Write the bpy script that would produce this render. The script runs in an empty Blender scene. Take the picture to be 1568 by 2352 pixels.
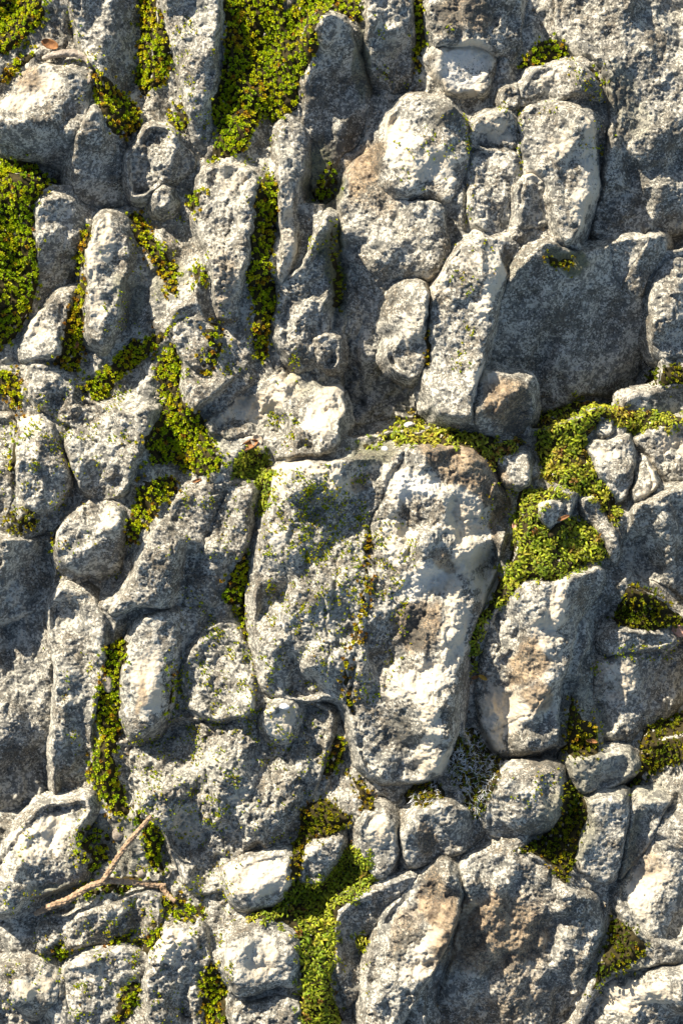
import bpy, math, random
import numpy as np

# ------------------------------------------------------------------ camera, sky, sun, exposure
scene = bpy.context.scene
COL = scene.collection
K = 0.43546            # millimetres per traced unit; the picture is 1568 x 2352 traced units
DCAM = 2400.0          # camera height in millimetres
cam_data = bpy.data.cameras.new("camera")
cam = bpy.data.objects.new("camera", cam_data)
COL.objects.link(cam)
cam.location = (0.0, 0.0, DCAM / 1000)
cam.rotation_euler = (0, 0, 0)
cam_data.sensor_fit = 'VERTICAL'
cam_data.sensor_height = 36.0
cam_data.lens = 36.0 * DCAM / (2352 * K)
cam_data.clip_start = 0.05
cam_data.clip_end = 100.0
scene.camera = cam

SUN_EL = math.radians(28.0)
SUN_AZ = (-0.60, 0.80)                       # horizontal direction towards the sun
world = bpy.data.worlds.new("World")
scene.world = world
world.use_nodes = True
wn = world.node_tree
bg = wn.nodes.get("Background") or wn.nodes.new("ShaderNodeBackground")
sky = wn.nodes.new("ShaderNodeTexSky")
sky.sky_type = 'NISHITA'
sky.sun_disc = False
sky.sun_elevation = SUN_EL
sky.sun_rotation = math.atan2(SUN_AZ[0], SUN_AZ[1])
wn.links.new(sky.outputs[0], bg.inputs[0])
bg.inputs[1].default_value = 0.078

sun_data = bpy.data.lights.new("sun", 'SUN')
sun_data.energy = 5.0
sun_data.angle = math.radians(0.5)
sun_data.color = (1.0, 0.90, 0.75)
sun = bpy.data.objects.new("sun", sun_data)
COL.objects.link(sun)
from mathutils import Vector
sd = Vector((SUN_AZ[0] * math.cos(SUN_EL), SUN_AZ[1] * math.cos(SUN_EL), math.sin(SUN_EL)))
sun.rotation_euler = sd.to_track_quat('Z', 'Y').to_euler()
sun.location = sd * 3

scene.view_settings.view_transform = 'Standard'
scene.view_settings.look = 'None'
scene.view_settings.gamma = 1.0
scene.view_settings.use_curve_mapping = False
scene.view_settings.exposure = 1.28

# ------------------------------------------------------------------ helpers
rng = np.random.default_rng(7)
random.seed(7)

def perlin(x, y, seed):
    r = np.random.default_rng(seed)
    perm = r.permutation(512).astype(np.int32)
    ang = r.random(512) * 2 * np.pi
    gx, gy = np.cos(ang), np.sin(ang)
    xi = np.floor(x).astype(np.int32); yi = np.floor(y).astype(np.int32)
    xf = x - xi; yf = y - yi
    u = xf * xf * xf * (xf * (xf * 6 - 15) + 10)
    v = yf * yf * yf * (yf * (yf * 6 - 15) + 10)
    def g(ix, iy, dx, dy):
        h = perm[(perm[ix & 511] + iy) & 511]
        return gx[h] * dx + gy[h] * dy
    n00 = g(xi, yi, xf, yf); n10 = g(xi + 1, yi, xf - 1, yf)
    n01 = g(xi, yi + 1, xf, yf - 1); n11 = g(xi + 1, yi + 1, xf - 1, yf - 1)
    a = n00 + u * (n10 - n00); b = n01 + u * (n11 - n01)
    return (a + v * (b - a)) * 1.5

def smooth(a, b, x):
    t = np.clip((x - a) / (b - a), 0, 1)
    return t * t * (3 - 2 * t)

def chaikin(p, n=1):
    p = np.asarray(p, float)
    for _ in range(n):
        q = np.roll(p, -1, axis=0)
        a = 0.8 * p + 0.2 * q; b = 0.2 * p + 0.8 * q
        p = np.empty((len(a) * 2, 2)); p[0::2] = a; p[1::2] = b
    return p

def poly_dist(px, py, poly):
    """signed distance, positive inside"""
    d2 = np.full(px.shape, 1e18); inside = np.zeros(px.shape, bool)
    n = len(poly)
    for i in range(n):
        ax, ay = poly[i]; bx, by = poly[(i + 1) % n]
        ex, ey = bx - ax, by - ay
        L = ex * ex + ey * ey + 1e-12
        t = np.clip(((px - ax) * ex + (py - ay) * ey) / L, 0, 1)
        dx = px - ax - t * ex; dy = py - ay - t * ey
        np.minimum(d2, dx * dx + dy * dy, out=d2)
        c = (ay > py) != (by > py)
        with np.errstate(divide='ignore', invalid='ignore'):
            xc = ax + (py - ay) * ex / (ey if abs(ey) > 1e-12 else 1e-12)
        inside ^= c & (px < xc)
    d = np.sqrt(d2)
    return np.where(inside, d, -d)

def to_mm(pts, z=0.0):
    """traced units -> millimetres on the plane at height z (y points up the picture)"""
    p = np.asarray(pts, float); f = K * (1 - z / DCAM)
    return np.stack([(p[:, 0] - 784) * f, -(p[:, 1] - 1176) * f], 1)

def new_mesh_object(name, verts, faces_flat, loop_tot, mat, parent=None, origin=None, cattr=None, smooth_shade=True):
    """verts in millimetres; faces given as flat loop indices with a constant or per-face loop count"""
    verts = np.asarray(verts, np.float64) / 1000.0
    if origin is None:
        origin = np.array([0.0, 0.0, 0.0])
    else:
        origin = np.asarray(origin, float) / 1000.0
    me = bpy.data.meshes.new(name)
    me.vertices.add(len(verts))
    me.vertices.foreach_set("co", (verts - origin).astype(np.float32).ravel())
    faces_flat = np.asarray(faces_flat, np.int32).ravel()
    if np.isscalar(loop_tot):
        nf = len(faces_flat) // loop_tot
        lt = np.full(nf, loop_tot, np.int32)
    else:
        lt = np.asarray(loop_tot, np.int32); nf = len(lt)
    ls = np.concatenate([[0], np.cumsum(lt)[:-1]]).astype(np.int32)
    me.loops.add(len(faces_flat)); me.loops.foreach_set("vertex_index", faces_flat)
    me.polygons.add(nf)
    me.polygons.foreach_set("loop_start", ls)
    me.polygons.foreach_set("loop_total", lt)
    me.polygons.foreach_set("use_smooth", np.full(nf, smooth_shade, bool))
    if cattr is not None:
        for an, arr in cattr.items():
            a = me.color_attributes.new(an, 'FLOAT_COLOR', 'POINT')
            a.data.foreach_set("color", np.asarray(arr, np.float32).ravel())
    me.update(calc_edges=True)
    me.materials.append(mat)
    o = bpy.data.objects.new(name, me)
    COL.objects.link(o)
    if parent is not None:
        o.parent = parent
        o.location = tuple(origin - np.array(parent.location))
    else:
        o.location = tuple(origin)
    return o

def tag(o, label=None, cat=None, group=None, kind=None):
    if label: o["label"] = label
    if cat: o["category"] = cat
    if group: o["group"] = group
    if kind: o["kind"] = kind
    return o

# ------------------------------------------------------------------ materials
def nodes_of(name):
    m = bpy.data.materials.new(name); m.use_nodes = True
    nt = m.node_tree
    return m, nt, nt.nodes.get("Principled BSDF")

class NB:
    def __init__(s, nt): s.nt = nt
    def n(s, t, **kw):
        k = s.nt.nodes.new(t)
        for a, b in kw.items(): setattr(k, a, b)
        return k
    def l(s, a, b): s.nt.links.new(a, b)
    def noise(s, vec, scale, detail=2.0, rough=0.5, dist=0.0):
        k = s.n("ShaderNodeTexNoise")
        k.inputs["Scale"].default_value = scale; k.inputs["Detail"].default_value = detail
        k.inputs["Roughness"].default_value = rough; k.inputs["Distortion"].default_value = dist
        s.l(vec, k.inputs["Vector"]); return k.outputs["Fac"]
    def ramp(s, fac, a, b):
        k = s.n("ShaderNodeMapRange"); k.interpolation_type = 'SMOOTHSTEP'
        for i, v in ((1, a), (2, b)):
            if isinstance(v, (int, float)): k.inputs[i].default_value = v
            else: s.l(v, k.inputs[i])
        s.l(fac, k.inputs[0]); return k.outputs[0]
    def math(s, op, a, b=None, c=None, clamp=False):
        k = s.n("ShaderNodeMath", operation=op, use_clamp=clamp)
        for i, v in enumerate((a, b, c)):
            if v is None: continue
            if isinstance(v, (int, float)): k.inputs[i].default_value = v
            else: s.l(v, k.inputs[i])
        return k.outputs[0]
    def mix(s, fac, a, b, blend='MIX'):
        k = s.n("ShaderNodeMix", data_type='RGBA', blend_type=blend)
        if isinstance(fac, (int, float)): k.inputs[0].default_value = fac
        else: s.l(fac, k.inputs[0])
        for i, v in ((6, a), (7, b)):
            if isinstance(v, tuple): k.inputs[i].default_value = (*v, 1)
            else: s.l(v, k.inputs[i])
        return k.outputs[2]
    def bump(s, h, strength, dist, normal=None):
        k = s.n("ShaderNodeBump"); k.inputs["Strength"].default_value = strength
        k.inputs["Distance"].default_value = dist
        s.l(h, k.inputs["Height"])
        if normal is not None: s.l(normal, k.inputs["Normal"])
        return k.outputs[0]

def rock_material():
    m, nt, bs = nodes_of("lichen_rock"); b = NB(nt)
    tc = b.n("ShaderNodeTexCoord").outputs["Object"]
    oi = b.n("ShaderNodeObjectInfo")
    off = b.n("ShaderNodeVectorMath", operation='SCALE'); off.inputs[0].default_value = (7.3, 3.1, 5.7)
    b.l(oi.outputs["Random"], off.inputs["Scale"])
    ad = b.n("ShaderNodeVectorMath", operation='ADD'); b.l(tc, ad.inputs[0]); b.l(off.outputs[0], ad.inputs[1])
    v = ad.outputs[0]
    at = b.n("ShaderNodeAttribute", attribute_name="tint")
    sp = b.n("ShaderNodeSeparateColor"); b.l(at.outputs["Color"], sp.inputs[0])
    cream, brown, dark, green = sp.outputs[0], sp.outputs[1], sp.outputs[2], at.outputs["Alpha"]
    n_patch = b.noise(v, 24, 5, 0.65)
    n_mid = b.noise(v, 80, 6, 0.7)
    n_fine = b.noise(v, 300, 3, 0.6, 0.3)
    n_speck = b.noise(v, 480, 2, 0.65, 0.5)
    n_blot = b.noise(v, 150, 4, 0.7, 0.4)
    c0 = lambda x, k: b.math('MULTIPLY', b.math('SUBTRACT', x, 0.5), k)
    # plain stone, mid greys with a slightly warm cast here and there
    base = b.mix(b.ramp(n_mid, 0.3, 0.7), (0.115, 0.113, 0.10), (0.25, 0.238, 0.20))
    base = b.mix(b.math('MULTIPLY', b.ramp(n_patch, 0.45, 0.68), 0.6), base, (0.29, 0.225, 0.145))
    # pale crust lichen in grains
    crust_f = b.ramp(b.math('ADD', n_fine, c0(n_mid, 0.8)), 0.465, 0.56)
    base = b.mix(crust_f, base, (0.44, 0.415, 0.345))
    # smooth cream crust
    cm = b.ramp(b.math('ADD', cream, b.math('ADD', c0(n_mid, 1.3), c0(n_blot, 0.7))), 0.22, 0.68)
    crm = b.mix(b.ramp(n_patch, 0.4, 0.62), (0.53, 0.455, 0.335), (0.50, 0.465, 0.38))
    crm = b.mix(b.ramp(cream, 0.95, 1.2), crm, (0.66, 0.62, 0.53))
    base = b.mix(b.math('MULTIPLY', cm, 0.9), base, crm)
    # brown / ochre stains
    ochre = b.mix(b.ramp(n_mid, 0.35, 0.65), (0.12, 0.088, 0.06), (0.31, 0.228, 0.135))
    ochre = b.mix(b.math('MULTIPLY', crust_f, 0.25), ochre, (0.45, 0.38, 0.28))
    bm = b.ramp(b.math('ADD', brown, b.math('ADD', c0(n_mid, 1.0), c0(n_blot, 0.6))), 0.15, 0.95)
    base = b.mix(b.math('MULTIPLY', bm, 0.95), base, ochre)
    # green algae film
    gm = b.ramp(b.math('ADD', green, b.math('ADD', c0(n_fine, 0.8), c0(n_mid, 0.8))), 0.3, 1.0)
    base = b.mix(b.math('MULTIPLY', gm, 0.85), base, (0.075, 0.078, 0.022))
    # black specks and blotches, fewer on the cream crust
    thr = b.math('ADD', 0.55, c0(n_patch, -0.75))
    thr = b.math('SUBTRACT', thr, b.math('MULTIPLY', dark, 0.10))
    thr = b.math('ADD', thr, b.math('MULTIPLY', cm, 0.15))
    sk = b.ramp(n_speck, thr, b.math('ADD', thr, 0.06))
    sk2 = b.ramp(n_blot, b.math('ADD', thr, 0.02), b.math('ADD', thr, 0.10))
    sk = b.math('MAXIMUM', sk, b.math('MULTIPLY', sk2, 0.75))
    base = b.mix(b.math('MULTIPLY', sk, 0.85), base, (0.055, 0.055, 0.048))
    val = b.n("ShaderNodeHueSaturation"); b.l(base, val.inputs["Color"])
    b.l(b.math('MULTIPLY_ADD', oi.outputs["Random"], 0.16, 0.92), val.inputs["Value"])
    b.l(val.outputs[0], bs.inputs["Base Color"])
    bs.inputs["Roughness"].default_value = 0.93
    bs.inputs["Specular IOR Level"].default_value = 0.18
    bn = b.bump(n_fine, 0.75, 0.0015)
    bn = b.bump(n_blot, 0.3, 0.002, bn)
    b.l(bn, bs.inputs["Normal"])
    return m

def moss_material(name, cols, trans=0.5):
    """cols: five colours along the shoots' own variation; the base of each shoot is browner"""
    m, nt, bs = nodes_of(name); b = NB(nt)
    at = b.n("ShaderNodeAttribute", attribute_name="shoot")
    sp = b.n("ShaderNodeSeparateColor"); b.l(at.outputs["Color"], sp.inputs[0])
    cr = b.n("ShaderNodeValToRGB"); b.l(sp.outputs[0], cr.inputs[0])
    e = cr.color_ramp.elements
    pos = [0.0, 0.35, 0.62, 0.82, 1.0]
    e[0].position = 0; e[0].color = (*cols[0], 1); e[1].position = 1; e[1].color = (*cols[-1], 1)
    for p, c in zip(pos[1:-1], cols[1:-1]):
        k = e.new(p); k.color = (*c, 1)
    col = b.mix(sp.outputs[1], (0.06, 0.036, 0.010), cr.outputs[0])
    b.l(col, bs.inputs["Base Color"])
    bs.inputs["Roughness"].default_value = 0.5
    bs.inputs["Specular IOR Level"].default_value = 0.3
    tr = b.n("ShaderNodeBsdfTranslucent"); b.l(col, tr.inputs[0])
    mx = b.n("ShaderNodeMixShader"); mx.inputs[0].default_value = trans
    b.l(bs.outputs[0], mx.inputs[1]); b.l(tr.outputs[0], mx.inputs[2])
    b.l(mx.outputs[0], nt.nodes.get("Material Output").inputs[0])
    return m

def simple_noise_material(name, c1, c2, scale, rough=0.9, bump=0.0):
    m, nt, bs = nodes_of(name); b = NB(nt)
    tc = b.n("ShaderNodeTexCoord").outputs["Object"]
    nz = b.noise(tc, scale, 5, 0.65)
    b.l(b.mix(b.ramp(nz, 0.3, 0.7), c1, c2), bs.inputs["Base Color"])
    bs.inputs["Roughness"].default_value = rough
    bs.inputs["Specular IOR Level"].default_value = 0.2
    if bump: b.l(b.bump(nz, bump, 0.002), bs.inputs["Normal"])
    return m

ROCK = rock_material()
MOSS = moss_material("yellow_green_moss", [(0.26, 0.42, 0.010), (0.50, 0.62, 0.012), (0.70, 0.68, 0.016), (0.66, 0.44, 0.02), (0.38, 0.17, 0.03)])
CURLY = moss_material("curled_leaf_moss", [(0.24, 0.38, 0.02), (0.50, 0.60, 0.025), (0.70, 0.69, 0.05), (0.62, 0.48, 0.06), (0.34, 0.15, 0.03)])
DARKM = moss_material("olive_shade_toned_moss", [(0.12, 0.19, 0.01), (0.25, 0.29, 0.012), (0.46, 0.42, 0.014), (0.64, 0.50, 0.012), (0.30, 0.12, 0.02)])  # olive moss; its darker tones also paint in the shade of shaded patches
MAT = simple_noise_material("moss_litter", (0.016, 0.014, 0.005), (0.05, 0.038, 0.012), 300, 0.95, 0.6)
HAIR = simple_noise_material("white_hair_points", (0.55, 0.56, 0.55), (0.78, 0.79, 0.78), 200, 0.6)
# ------------------------------------------------------------------ traced stones
# label, outline (traced units), top height mm, slope x, slope y (down the picture), edge radius, roughness, facets (x, y, slope x, slope y)
STONES = [
("round boulder with blown-white cream top at the upper left edge", [(-12,231),(30,198),(59,161),(96,142),(142,138),(178,155),(201,185),(204,224),(194,270),(178,313),(165,356),(142,389),(109,372),(72,356),(-4,353),(-10,297)], 36,.05,.25,20,.55,[(70,282,-.1,-1.3),(150,220,-.55,-.15)]),
("fluted grey rib between the corner moss and the narrow moss column at top", [(150,-40),(322,-40),(320,60),(312,120),(302,180),(272,218),(236,200),(212,155),(192,120),(172,60)], 17,.05,.05,10,1.1,[(246,60,-1.0,-.1)]),
("grey lichen rib between two mosses at the top edge", [(362,-40),(512,-40),(502,80),(492,200),(484,300),(470,335),(440,312),(430,250),(412,180),(398,100)], 16,.12,.0,9,1.2,[(450,150,-.25,-.1)]),
("flat blue-grey slab in shade under the round boulder", [(166,386),(191,297),(231,250),(246,316),(283,349),(297,422),(313,466),(250,470),(185,462),(160,438)], 6,-.40,-.50,7,.7,[]),
("lumpy pale knob cluster below the forked moss at upper left", [(297,356),(313,330),(343,290),(395,297),(412,330),(445,363),(412,395),(359,412),(313,445),(297,412)], 22,.1,-.1,13,1.4,[(390,335,-.6,-.3)]),
("thumb-sized knob below the lumpy pale cluster", [(357,440),(372,432),(388,442),(390,462),(374,474),(358,466)], 14,0,-.1,7,1.0,[]),
("tall pale stone with white head beside the upper moss column", [(465,388),(520,378),(572,385),(596,410),(588,470),(580,540),(572,600),(560,680),(545,742),(512,735),(484,690),(484,600),(468,540),(445,500),(462,440)], 24,.1,-.02,14,1.1,[(520,610,.0,-.35)]),
("narrow finger of rock with a bright white left edge", [(231,494),(258,500),(288,530),(297,600),(282,680),(262,760),(240,802),(208,775),(202,740),(204,650),(206,590),(221,520)], 26,-.18,.0,11,1.0,[(245,640,-.5,-.1)]),
("low lit lump beside the big left moss", [(40,795),(70,745),(99,710),(132,677),(168,668),(160,715),(150,770),(132,818),(80,828),(45,825)], 15,.2,.05,11,1.0,[]),
("dark grey slab in shade right of the big left moss", [(95,468),(160,462),(195,505),(188,600),(160,655),(110,700),(84,640),(92,560)], 2,-.40,-.45,8,.8,[]),
("knobbly lit stone below the diagonal moss at left", [(62,838),(110,838),(150,855),(195,890),(222,945),(200,985),(150,975),(100,950),(66,905)], 16,.1,.0,13,1.3,[]),
("jagged knob right of the diagonal moss", [(400,742),(440,730),(490,745),(502,800),(480,855),(445,850),(412,815),(398,780)], 19,.1,-.1,11,1.3,[]),
("broad rough grey hump left of the long moss run", [(165,928),(230,925),(297,945),(352,935),(350,985),(320,1044),(310,1116),(280,1133),(231,1146),(191,1130),(165,1083),(150,1017)], 20,.1,.02,16,1.3,[]),
("small boulder with cream crest at the left", [(40,985),(70,960),(110,955),(150,1050),(165,1105),(130,1165),(100,1180),(50,1155),(33,1083)], 22,.15,.0,16,1.2,[(90,1050,-.6,-.2)]),
("thin pale stone cut by the left edge", [(-30,955),(20,955),(32,985),(32,1080),(22,1200),(-30,1205)], 12,.1,.0,9,1.1,[]),
("wedge of grey rock under the dark moss at left edge", [(-40,1222),(60,1238),(108,1242),(120,1300),(100,1370),(60,1400),(-40,1440)], 10,.2,.05,10,1.2,[(60,1300,-.3,-.25)]),
("tan-faced block with shaded underside at left", [(134,1212),(171,1169),(204,1159),(250,1149),(280,1169),(290,1208),(277,1248),(270,1307),(231,1327),(185,1324),(148,1307),(125,1268)], 27,.2,.1,15,1.0,[(230,1235,-.25,-.65)]),
("long left slab with blue shade on its outer side", [(-40,1450),(60,1405),(106,1395),(113,1500),(127,1600),(117,1700),(127,1853),(60,1874),(-40,1864)], 5,.25,.1,12,1.0,[(70,1560,-.2,-.18),(60,1790,-.1,-.4)]),
("tall cracked slab left of the long lower moss", [(113,1405),(133,1342),(200,1362),(250,1420),(245,1500),(222,1600),(203,1700),(207,1790),(200,1842),(133,1860),(120,1720),(132,1600)], 16,.15,.02,11,1.0,[(165,1560,-.35,-.1),(160,1760,-.3,-.45)]),
("weathered grey stone with rounded top under the bright green cushion", [(250,1405),(300,1335),(345,1232),(390,1160),(440,1117),(530,1108),(582,1113),(575,1200),(555,1290),(515,1380),(480,1402),(430,1392),(380,1402),(330,1392),(262,1412)], 29,.05,.0,17,1.1,[(530,1220,-.4,-.35),(400,1340,-.2,-.55)]),
("smooth pale rib standing beside the long lower moss", [(288,1500),(318,1422),(370,1404),(410,1412),(407,1470),(396,1540),(380,1640),(352,1682),(312,1700),(279,1620)], 27,.05,.05,14,.6,[(370,1540,-.55,-.2)]),
("rough pitted lump between two green crack mosses", [(414,1545),(450,1462),(520,1430),(558,1480),(588,1560),(580,1640),(500,1655),(440,1642)], 14,.1,.0,12,1.5,[]),
("broad speckled lower slab with pits and tiny moss", [(292,1712),(400,1655),(500,1660),(600,1610),(700,1606),(760,1640),(742,1720),(722,1800),(690,1865),(668,1950),(560,1985),(516,2030),(500,2050),(430,2048),(400,1950),(340,1870),(300,1800)], 20,.02,-.02,18,1.5,[(430,1850,.3,.1),(620,1800,-.18,-.15)]),
("oval pale pebble set in the broad speckled slab", [(608,1642),(640,1612),(672,1624),(674,1680),(652,1705),(614,1690)], 29,.05,-.1,14,.5,[]),
("great central slab, cream on the right with a brown shoulder", [(604,1200),(632,1082),(660,1070),(780,1052),(925,1038),(990,1028),(1060,1035),(1120,1080),(1168,1140),(1180,1180),(1160,1260),(1120,1350),(1080,1440),(1062,1520),(1052,1640),(1037,1720),(1000,1790),(890,1802),(840,1780),(815,1700),(800,1620),(770,1590),(700,1606),(620,1600),(592,1540),(590,1400),(595,1250)], 38,.035,.01,11,.9,[(1100,1150,-.75,-.15),(1070,1260,-.5,-.05),(1044,1500,-1.2,-.2),(950,1750,-.05,-.8),(720,1450,.04,-.12),(690,1200,.10,.06)]),
("mottled slab in blue shade at the top centre", [(728,62),(800,60),(830,160),(846,250),(832,312),(790,350),(760,400),(722,440),(703,400),(702,330),(698,280),(712,200)], 4,-.45,-.48,9,.8,[]),
("pale rough block cut by the top edge right of the big moss", [(842,-40),(944,-40),(944,60),(944,130),(950,200),(892,192),(852,140),(842,70)], 26,.05,.0,12,1.2,[(890,90,-.3,-.6)]),
("brown-black lichened block at the top edge", [(980,-40),(1205,-40),(1202,60),(1186,128),(1140,120),(1090,98),(1040,104),(986,110)], 24,-.05,-.1,11,1.2,[(1130,40,-.5,-.3)]),
("smooth pale broken face below the brown-black block", [(984,112),(1040,106),(1085,100),(1126,130),(1130,165),(1102,196),(1036,212),(1012,190)], 24,-.12,-.28,8,.4,[]),
("small wedge stone under the smooth pale broken face", [(1075,200),(1105,190),(1128,176),(1122,215),(1105,225)], 6,-.3,-.2,5,.7,[]),
("cream rounded boulder in the upper middle", [(880,330),(900,270),(940,228),(990,222),(1040,240),(1075,278),(1082,320),(1070,390),(1050,440),(1030,458),(960,455),(902,436),(885,390)], 38,.02,.0,20,.9,[(1010,330,-.3,-.05),(960,410,-.05,-.4)]),
("tan fluted slab running down from the cream boulder", [(800,372),(872,320),(892,400),(905,442),(958,462),(1020,468),(1030,540),(1040,590),(1000,640),(980,700),(976,760),(980,860),(972,950),(880,958),(800,972),(782,900),(790,800),(795,700),(786,600),(772,500),(776,440)], 17,.02,.0,11,1.1,[(850,560,-.20,-.34),(905,700,.35,.1),(880,880,-.1,-.25)]),
("lit ridge on the tan fluted slab", [(905,660),(950,640),(985,655),(978,760),(972,830),(955,860),(905,840),(895,810),(915,770),(885,740)], 23,.12,.02,10,1.1,[]),
("rounded knob in the hollow left of the tan slab", [(720,790),(740,772),(768,778),(775,800),(765,830),(750,842),(728,830)], 16,.05,-.1,11,1.1,[]),
("narrow pointed ridge left of the dark mossy groove", [(745,490),(757,500),(753,600),(747,700),(737,780),(722,832),(690,835),(650,802),(638,760),(638,650),(682,630),(718,570)], 25,.15,-.02,8,1.1,[(710,690,-.35,-.2)]),
("long pale rib right of the upper moss column", [(652,262),(690,298),(700,350),(692,420),(680,480),(690,520),(680,570),(668,636),(642,650),(645,560),(638,480),(642,400),(640,330)], 21,.0,.0,9,1.1,[(672,400,-.65,-.1)]),
("bright white craggy rock above the central slab", [(470,975),(520,930),(570,890),(622,862),(662,816),(700,850),(722,900),(768,905),(786,960),(780,1020),(740,1046),(645,1062),(612,1020),(590,1000),(520,1010),(480,1000)], 15,.12,.30,10,1.5,[(700,985,.05,.0)]),
("upright grey slab with cream ridge edge in the middle right", [(986,690),(1020,620),(1050,562),(1110,545),(1198,550),(1216,580),(1182,612),(1162,650),(1142,720),(1118,790),(1112,842),(1085,900),(1085,962),(1060,962),(992,950),(982,860),(986,770)], 33,.1,.0,11,1.0,[(1118,720,-.9,-.2),(1040,700,.2,.02)]),
("brown-faced block at the foot of the upright grey slab", [(1086,960),(1092,902),(1125,846),(1208,868),(1224,900),(1226,950),(1202,990),(1104,996)], 34,.02,.05,14,.8,[(1150,915,-.35,-.75)]),
("wide blue-shaded slab falling away right of the upright slab", [(1218,582),(1245,566),(1330,592),(1400,562),(1478,545),(1488,590),(1480,650),(1490,760),(1480,898),(1420,908),(1350,898),(1282,938),(1232,958),(1226,882),(1115,848),(1118,790),(1142,720),(1164,645)], -18,-.40,-.56,8,.4,[]),
("upper left block of the jointed block group at right", [(1085,300),(1110,262),(1168,250),(1186,278),(1186,332),(1085,335)], 30,.08,.0,9,1.0,[(1150,300,-.2,-.15)]),
("lower left block of the jointed block group at right", [(1084,342),(1186,338),(1196,400),(1188,435),(1180,520),(1150,535),(1100,525),(1080,480),(1082,400)], 28,.05,.0,10,1.1,[(1150,440,-.25,-.1)]),
("big cream-edged block of the jointed block group", [(1194,258),(1260,236),(1330,238),(1350,270),(1370,320),(1376,400),(1362,460),(1342,520),(1302,562),(1280,540),(1270,500),(1256,420),(1228,392),(1200,402),(1190,330)], 38,.06,.02,13,.9,[(1345,400,-1.1,-.15),(1215,330,.35,.0)]),
("egg-shaped knob at the foot of the jointed block group", [(1184,430),(1202,408),(1226,396),(1248,412),(1266,460),(1264,510),(1240,520),(1190,524),(1183,480)], 34,.05,.0,13,.8,[(1225,450,-.45,-.3)]),
("curved cap stone above the jointed block group", [(1196,238),(1202,200),(1226,162),(1290,135),(1340,150),(1375,190),(1388,226),(1340,214),(1280,224),(1230,232)], 31,.02,.1,9,1.2,[(1290,190,-.1,-.6)]),
("little nub stone left of the curved cap stone", [(1148,240),(1156,202),(1188,196),(1194,234),(1168,254)], 20,.1,.0,7,1.1,[]),
("oval stone tucked under the upper right slab", [(1410,350),(1420,310),(1450,280),(1480,300),(1486,360),(1470,430),(1430,430),(1414,400)], 16,.05,.0,10,1.1,[(1440,350,-.5,-.1)]),
("large speckled slab filling the upper right corner", [(1288,-40),(1610,-40),(1610,525),(1480,533),(1400,552),(1352,545),(1380,470),(1400,300),(1392,222),(1372,142),(1312,108),(1284,60)], 22,-.04,-.02,14,1.2,[(1440,330,-.2,-.3),(1420,430,-.5,-.5)]),
("small pale chip in shade at the right, under the corner slab", [(1430,642),(1470,565),(1482,545),(1522,536),(1530,560),(1500,622),(1470,692),(1434,662)], -12,-.35,-.35,7,.7,[]),
("rough stone cut by the right edge below the corner slab", [(1490,700),(1506,622),(1530,592),(1600,582),(1600,810),(1520,822),(1490,760)], -14,-.1,-.1,12,1.1,[(1530,650,.5,.1)]),
("smooth violet-grey ledge at the right edge above curly moss", [(1430,918),(1600,885),(1600,955),(1500,962),(1450,945)], -26,-.35,-.4,6,.5,[]),
("square grey block right of the curly moss", [(1342,1012),(1440,1000),(1460,1036),(1452,1100),(1432,1150),(1402,1142),(1370,1092)], -4,.1,.05,8,1.0,[(1420,1060,-.35,-.1)]),
("slim cream stone beside the square grey block", [(1472,1052),(1500,1080),(1512,1110),(1482,1152),(1452,1152),(1446,1112)], -6,.1,.0,9,.7,[]),
("pale slab cut by the right edge beside the square block", [(1468,1002),(1610,962),(1610,1112),(1540,1112),(1510,1060)], -4,.0,.0,9,.9,[(1530,1040,-.3,-.3)]),
("grey stone framed by the curly moss band", [(1138,1052),(1175,1040),(1214,1050),(1222,1110),(1196,1126),(1160,1110)], 8,-.1,-.1,9,1.1,[]),
("little pale stone ringed by curly moss", [(1238,1162),(1270,1150),(1294,1164),(1286,1196),(1252,1212),(1236,1190)], 14,.0,.0,10,.9,[]),
("white chip among the moss at right", [(1368,972),(1400,964),(1404,998),(1362,1002)], -8,.1,.0,6,.7,[]),
("slanting shaded sliver right of the curly moss cushion", [(1330,1152),(1365,1150),(1402,1210),(1432,1268),(1420,1312),(1395,1282),(1370,1222)], -8,-.25,-.35,6,.8,[]),
("blue-shaded slab with sunlit flecks at the right edge", [(1442,1162),(1520,1130),(1610,1105),(1610,1400),(1520,1342),(1442,1312),(1430,1250)], -18,-.25,-.35,10,1.3,[]),
("cream ridge stone right of the central slab", [(1110,1500),(1150,1402),(1200,1332),(1290,1332),(1398,1292),(1392,1380),(1332,1425),(1312,1500),(1292,1600),(1290,1700),(1280,1758),(1180,1768),(1130,1730),(1092,1650),(1097,1570)], 24,.12,.05,13,.8,[(1275,1440,-.9,-.25),(1230,1660,-.35,-.5),(1330,1370,-.4,-.3),(1170,1400,.4,-.3)]),
("flat-topped block with mossy rim at the right edge", [(1366,1513),(1440,1500),(1500,1490),(1600,1470),(1600,1640),(1480,1680),(1450,1722),(1392,1716),(1370,1650),(1364,1580)], 2,.12,.05,9,1.1,[(1440,1600,-.85,-.3),(1400,1670,-.2,-.6)]),
("shaded shelf between the dark cushion and the flat-topped block", [(1376,1480),(1402,1450),(1530,1455),(1562,1478),(1490,1490),(1402,1506)], -16,-.2,-.35,6,.7,[]),
("squat block with striped light below the flat-topped block", [(1303,1747),(1350,1737),(1440,1731),(1460,1767),(1422,1800),(1340,1826),(1320,1790)], -8,-.05,-.15,8,.9,[]),
("speckled block right of the white-haired moss tuft", [(1138,1802),(1180,1786),(1278,1768),(1290,1830),(1276,1890),(1230,1920),(1150,1930),(1120,1900),(1124,1840)], 15,-.02,-.05,11,1.2,[(1200,1880,-.1,-.7)]),
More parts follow.
